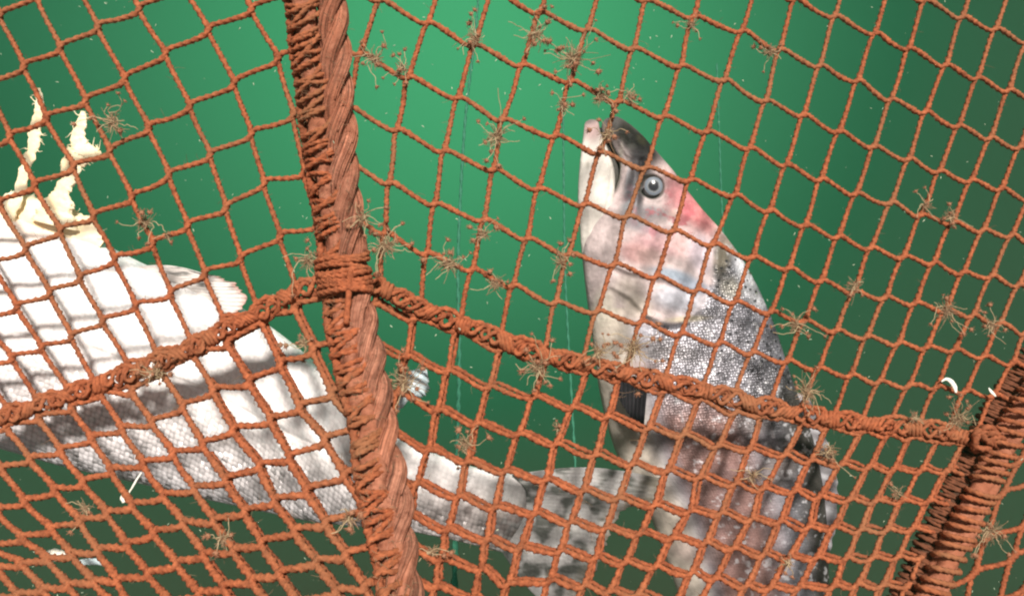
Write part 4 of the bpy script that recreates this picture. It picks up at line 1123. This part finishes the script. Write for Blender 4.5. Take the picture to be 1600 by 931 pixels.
for ci, (cx_, cy_, rad_, nh, lab) in enumerate(CLUMPS):
    g = np.random.default_rng(100 + ci)
    D = float(net_depth(cx_, cy_)) - 0.003
    if rope_left(cy_) - 5 < cx_ < rope_right(cy_) + 5: D -= 0.014
    if 'seam' in lab and abs(float(lac_y(cx_)) - cy_) < 25: D -= 0.006
    o0 = W(cx_, cy_, D)
    root = empty('hydroid_clump', o0)
    tag(root, lab, 'hydroid clump', 'hydroid clumps growing on the net')
    sc = K * D
    acc = Acc(); ends = []
    ns = nh + int(rad_ / 7)
    bias = g.uniform(0, 6.28)
    for k in range(ns):
        a = bias + 2 * np.pi * k / ns + g.normal(0, 0.45)
        L = rad_ * g.uniform(0.25, 1.0) * sc
        d = np.array([math.cos(a), g.uniform(-0.9, 0.35), math.sin(a)]); d /= np.linalg.norm(d[[0, 2]])
        bend = np.cross(d, [0, 1, 0]) * g.normal(0, 0.5); wig = g.normal(0, 0.10); wf = g.uniform(3, 8)
        t = np.linspace(0, 1, 9)[:, None]
        st = g.normal(0, rad_ * 0.10, 3) * sc * np.array([1, 0.4, 1])
        q = o0 + st + d * L * t + bend * L * t ** 2 + np.cross(d, [0, 1, 0]) * L * wig * np.sin(t * wf) + g.normal(0, 0.02, (9, 3)) * L
        if g.random() < 0.3:
            cu2 = np.linspace(0, 3.6, 9); hook = rad_ * 0.10 * sc
            q[-4:] += np.stack([np.cos(cu2[-4:]) * hook, 0 * cu2[-4:], np.sin(cu2[-4:]) * hook], 1)
        tube(acc, catmull(q, 3), [0.00042, 0.00030, 0.00028], step=0.0009, sides=5, rough=0.10)
        if k < nh or g.random() < 0.45: ends.append((q[-1], q[-1] - q[-2]))
    adopt(acc.build('stalks', STALK), root)
    acc = Acc()
    for k in range(int(rad_ * 1.6)):
        a = g.uniform(0, 6.28); L = rad_ * g.uniform(0.12, 0.42) * sc
        t = np.linspace(0, 1, 7)[:, None]
        d = np.array([math.cos(a), g.uniform(-0.6, 0.3), math.sin(a)])
        q = o0 + g.normal(0, rad_ * 0.07, 3) * sc * np.array([1, 0.5, 1]) + d * L * t + np.cross(d, [0, 1, 0]) * g.normal(0, 0.8) * L * t ** 2
        tube(acc, q, [0.00030, 0.00020], step=0.0012, sides=4, rough=0.1)
    adopt(acc.build('root_mat', FUZZ), root)
    for (p, d) in ends:
        h = bpy.data.objects.new('polyp_head', HEADS[g.integers(0, 4)])
        COL.objects.link(h); h.parent = root
        h.location = Vector(p) - Vector(root.location)
        s_ = g.uniform(0.0009, 0.0020) * (1.0 if rad_ > 25 else 0.8)
        h.scale = (s_, s_, s_)
        h.rotation_euler = Vector(d).to_track_quat('Z', 'Y').to_euler()

# ------------------------------------------------------------------ fine slime and fibres on every cord
acc = Acc()
allp = np.vstack(FUZZPTS)
for k in range(4200):
    p = allp[rng.integers(0, len(allp))]
    if rng.random() < 0.16:
        yy_ = rng.uniform(-40, 980); xx_ = rng.uniform(rope_left(yy_), rope_right(yy_) - 2)
        p = W(xx_, yy_, float(net_depth(xx_, yy_)) - 0.014)
    a = rng.uniform(0, 6.28); d = np.array([math.cos(a), rng.uniform(-1, 0.5), math.sin(a)])
    L = rng.uniform(0.0015, 0.0045) * (1.8 if rng.random() < 0.08 else 1)
    t = np.linspace(0, 1, 5)[:, None]
    q = p + d * (0.0010 + L * t) + np.cross(d, [0, 1, 0]) * rng.normal(0, 0.5) * L * t ** 2
    tube(acc, q, [0.00022, 0.00010], step=0.0016, sides=3, rough=0, capped=False)
tag(acc.build('net_fuzz', FUZZ), 'fine slimy fibres growing all over the twine of the net', 'growth', kind='stuff')

# ------------------------------------------------------------------ loose pale bits
def bit(name, pts, mat, label, cat, D, sq=0.5):
    acc = Acc()
    A = np.array(pts, float); C = catmull(A, 10)
    P = W(C[:, 0], C[:, 1], D)
    tube(acc, P, C[:, 2] * K * D, step=0.0008, sides=12, rough=0.10, flat=sq)
    o = acc.build(name, mat)
    o.location = (0, 0, 0)
    tag(o, label, cat)
    return o
bit('white_flake', [(1471, 596, 0.8), (1478, 592, 2.2), (1485, 595, 3.6), (1491, 603, 3.6), (1494, 613, 1.8)], PALE, 'bright white curled flake caught on the twine at the right, above the seam', 'flake', 0.655)
bit('white_flake', [(1545, 606, 0.8), (1549, 612, 2.4), (1556, 619, 1.0)], PALE, 'tiny pale flake on the twine at the right edge, right of the curled white flake', 'flake', 0.66)
bit('white_thread', [(221, 738, 1), (214, 748, 1.4), (206, 762, 1.5), (199, 772, 1.2), (191, 777, 4), (194, 784, 3)], PALE, 'thin white thread with a blob at its end hanging below the white fish', 'thread', 0.53)
bit('white_lump', [(66, 872, 3), (74, 868, 8), (88, 866, 10), (100, 868, 7), (106, 872, 2)], PALE, 'rounded white-yellow lump in the bottom left corner behind the netting', 'lump', 0.56)
bit('pale_scrap', [(118, 880, 3), (134, 877, 5), (150, 877, 5), (162, 882, 2)], JELLY, 'pale greenish scrap at the bottom left edge beside the white lump', 'scrap', 0.56)
bit('pale_jelly', [(626, 626, 2), (632, 620, 12), (640, 610, 19), (650, 598, 22), (659, 587, 16), (666, 578, 2)], JELLY, 'pale blue jelly behind the large clump at the right edge of the thick rope', 'jelly', 0.58)
bit('pale_jelly', [(617, 642, 4), (622, 632, 8), (632, 622, 8), (640, 618, 3)], JELLY, 'small whitish jelly scrap under the large clump at the right edge of the thick rope', 'jelly', 0.575)

# ------------------------------------------------------------------ ropes hanging far behind
def far_rope(pts, label, r, mat=GROPE_HAZED):
    acc = Acc()
    A = np.array(pts, float); C = catmull(A, 30)
    P = W(C[:, 0], C[:, 1], C[:, 2])
    tube(acc, P, r, step=0.006, sides=10, lobes=2, amp=0.3, pitch=0.045, rough=0.05)
    o = acc.build('hanging_rope', mat)
    return tag(o, label, 'rope')
far_rope([(752, -60, 2.6), (742, 60, 2.4), (726, 200, 2.2), (716, 400, 1.9), (718, 560, 1.6), (715, 680, 1.3), (713, 780, 1.05), (711, 870, 0.95), (709, 1000, 0.85)], 'thin pale green rope hanging far behind the net just right of the thick rope', 0.0033)
far_rope([(880, 180, 3.2), (883, 420, 2.8), (892, 600, 2.5), (900, 760, 2.3), (905, 1000, 2.1)], 'faint green rope in the distance just left of the upright fish', 0.0035)
far_rope([(1120, 100, 3.4), (1127, 300, 3.0), (1132, 420, 2.8), (1140, 700, 2.6), (1150, 1000, 2.4)], 'very faint rope in the distance behind the head of the upright fish', 0.003)

# ------------------------------------------------------------------ drifting specks
acc = Acc()
for k in range(520):
    D = rng.uniform(0.42, 2.4)
    px = rng.uniform(-60, 1660); py = rng.uniform(-60, 990)
    if D < 0.5 and rng.random() < 0.6: D += 0.9
    p = W(px, py, D)
    L = rng.uniform(0.6, 2.4) * K * D; a = rng.uniform(0, 3.14)
    d = np.array([math.cos(a), rng.uniform(-0.5, 0.5), math.sin(a)])
    tube(acc, np.stack([p - d * L, p + rng.normal(0, 0.2, 3) * L, p + d * L]), [0.2 * L, 0.35 * L, 0.2 * L], step=L * 0.7, sides=5, rough=0.2)
tag(acc.build('marine_snow', SNOW), 'pale specks drifting in the green water', 'specks', kind='stuff')

# ------------------------------------------------------------------ murk of the water
HAZE = True
if HAZE:
    bpy.ops.mesh.primitive_cube_add(size=1, location=(0, 3.0, 0))
    hz = bpy.context.object; hz.name = 'haze'
    hz.scale = (14, 14, 7)
    hm_ = bpy.data.materials.new('haze'); hm_.use_nodes = True
    t = hm_.node_tree; t.nodes.clear()
    v = t.nodes.new('ShaderNodeVolumePrincipled'); v.inputs['Density'].default_value = 0.02
    v.inputs['Color'].default_value = (0.06, 0.42, 0.25, 1); v.inputs['Anisotropy'].default_value = 0.0
    oo = t.nodes.new('ShaderNodeOutputMaterial'); t.links.new(v.outputs[0], oo.inputs['Volume'])
    hz.data.materials.append(hm_)
    hz['kind'] = 'stuff'; hz['label'] = 'green murk of the sea water filling the whole view'; hz['category'] = 'haze'
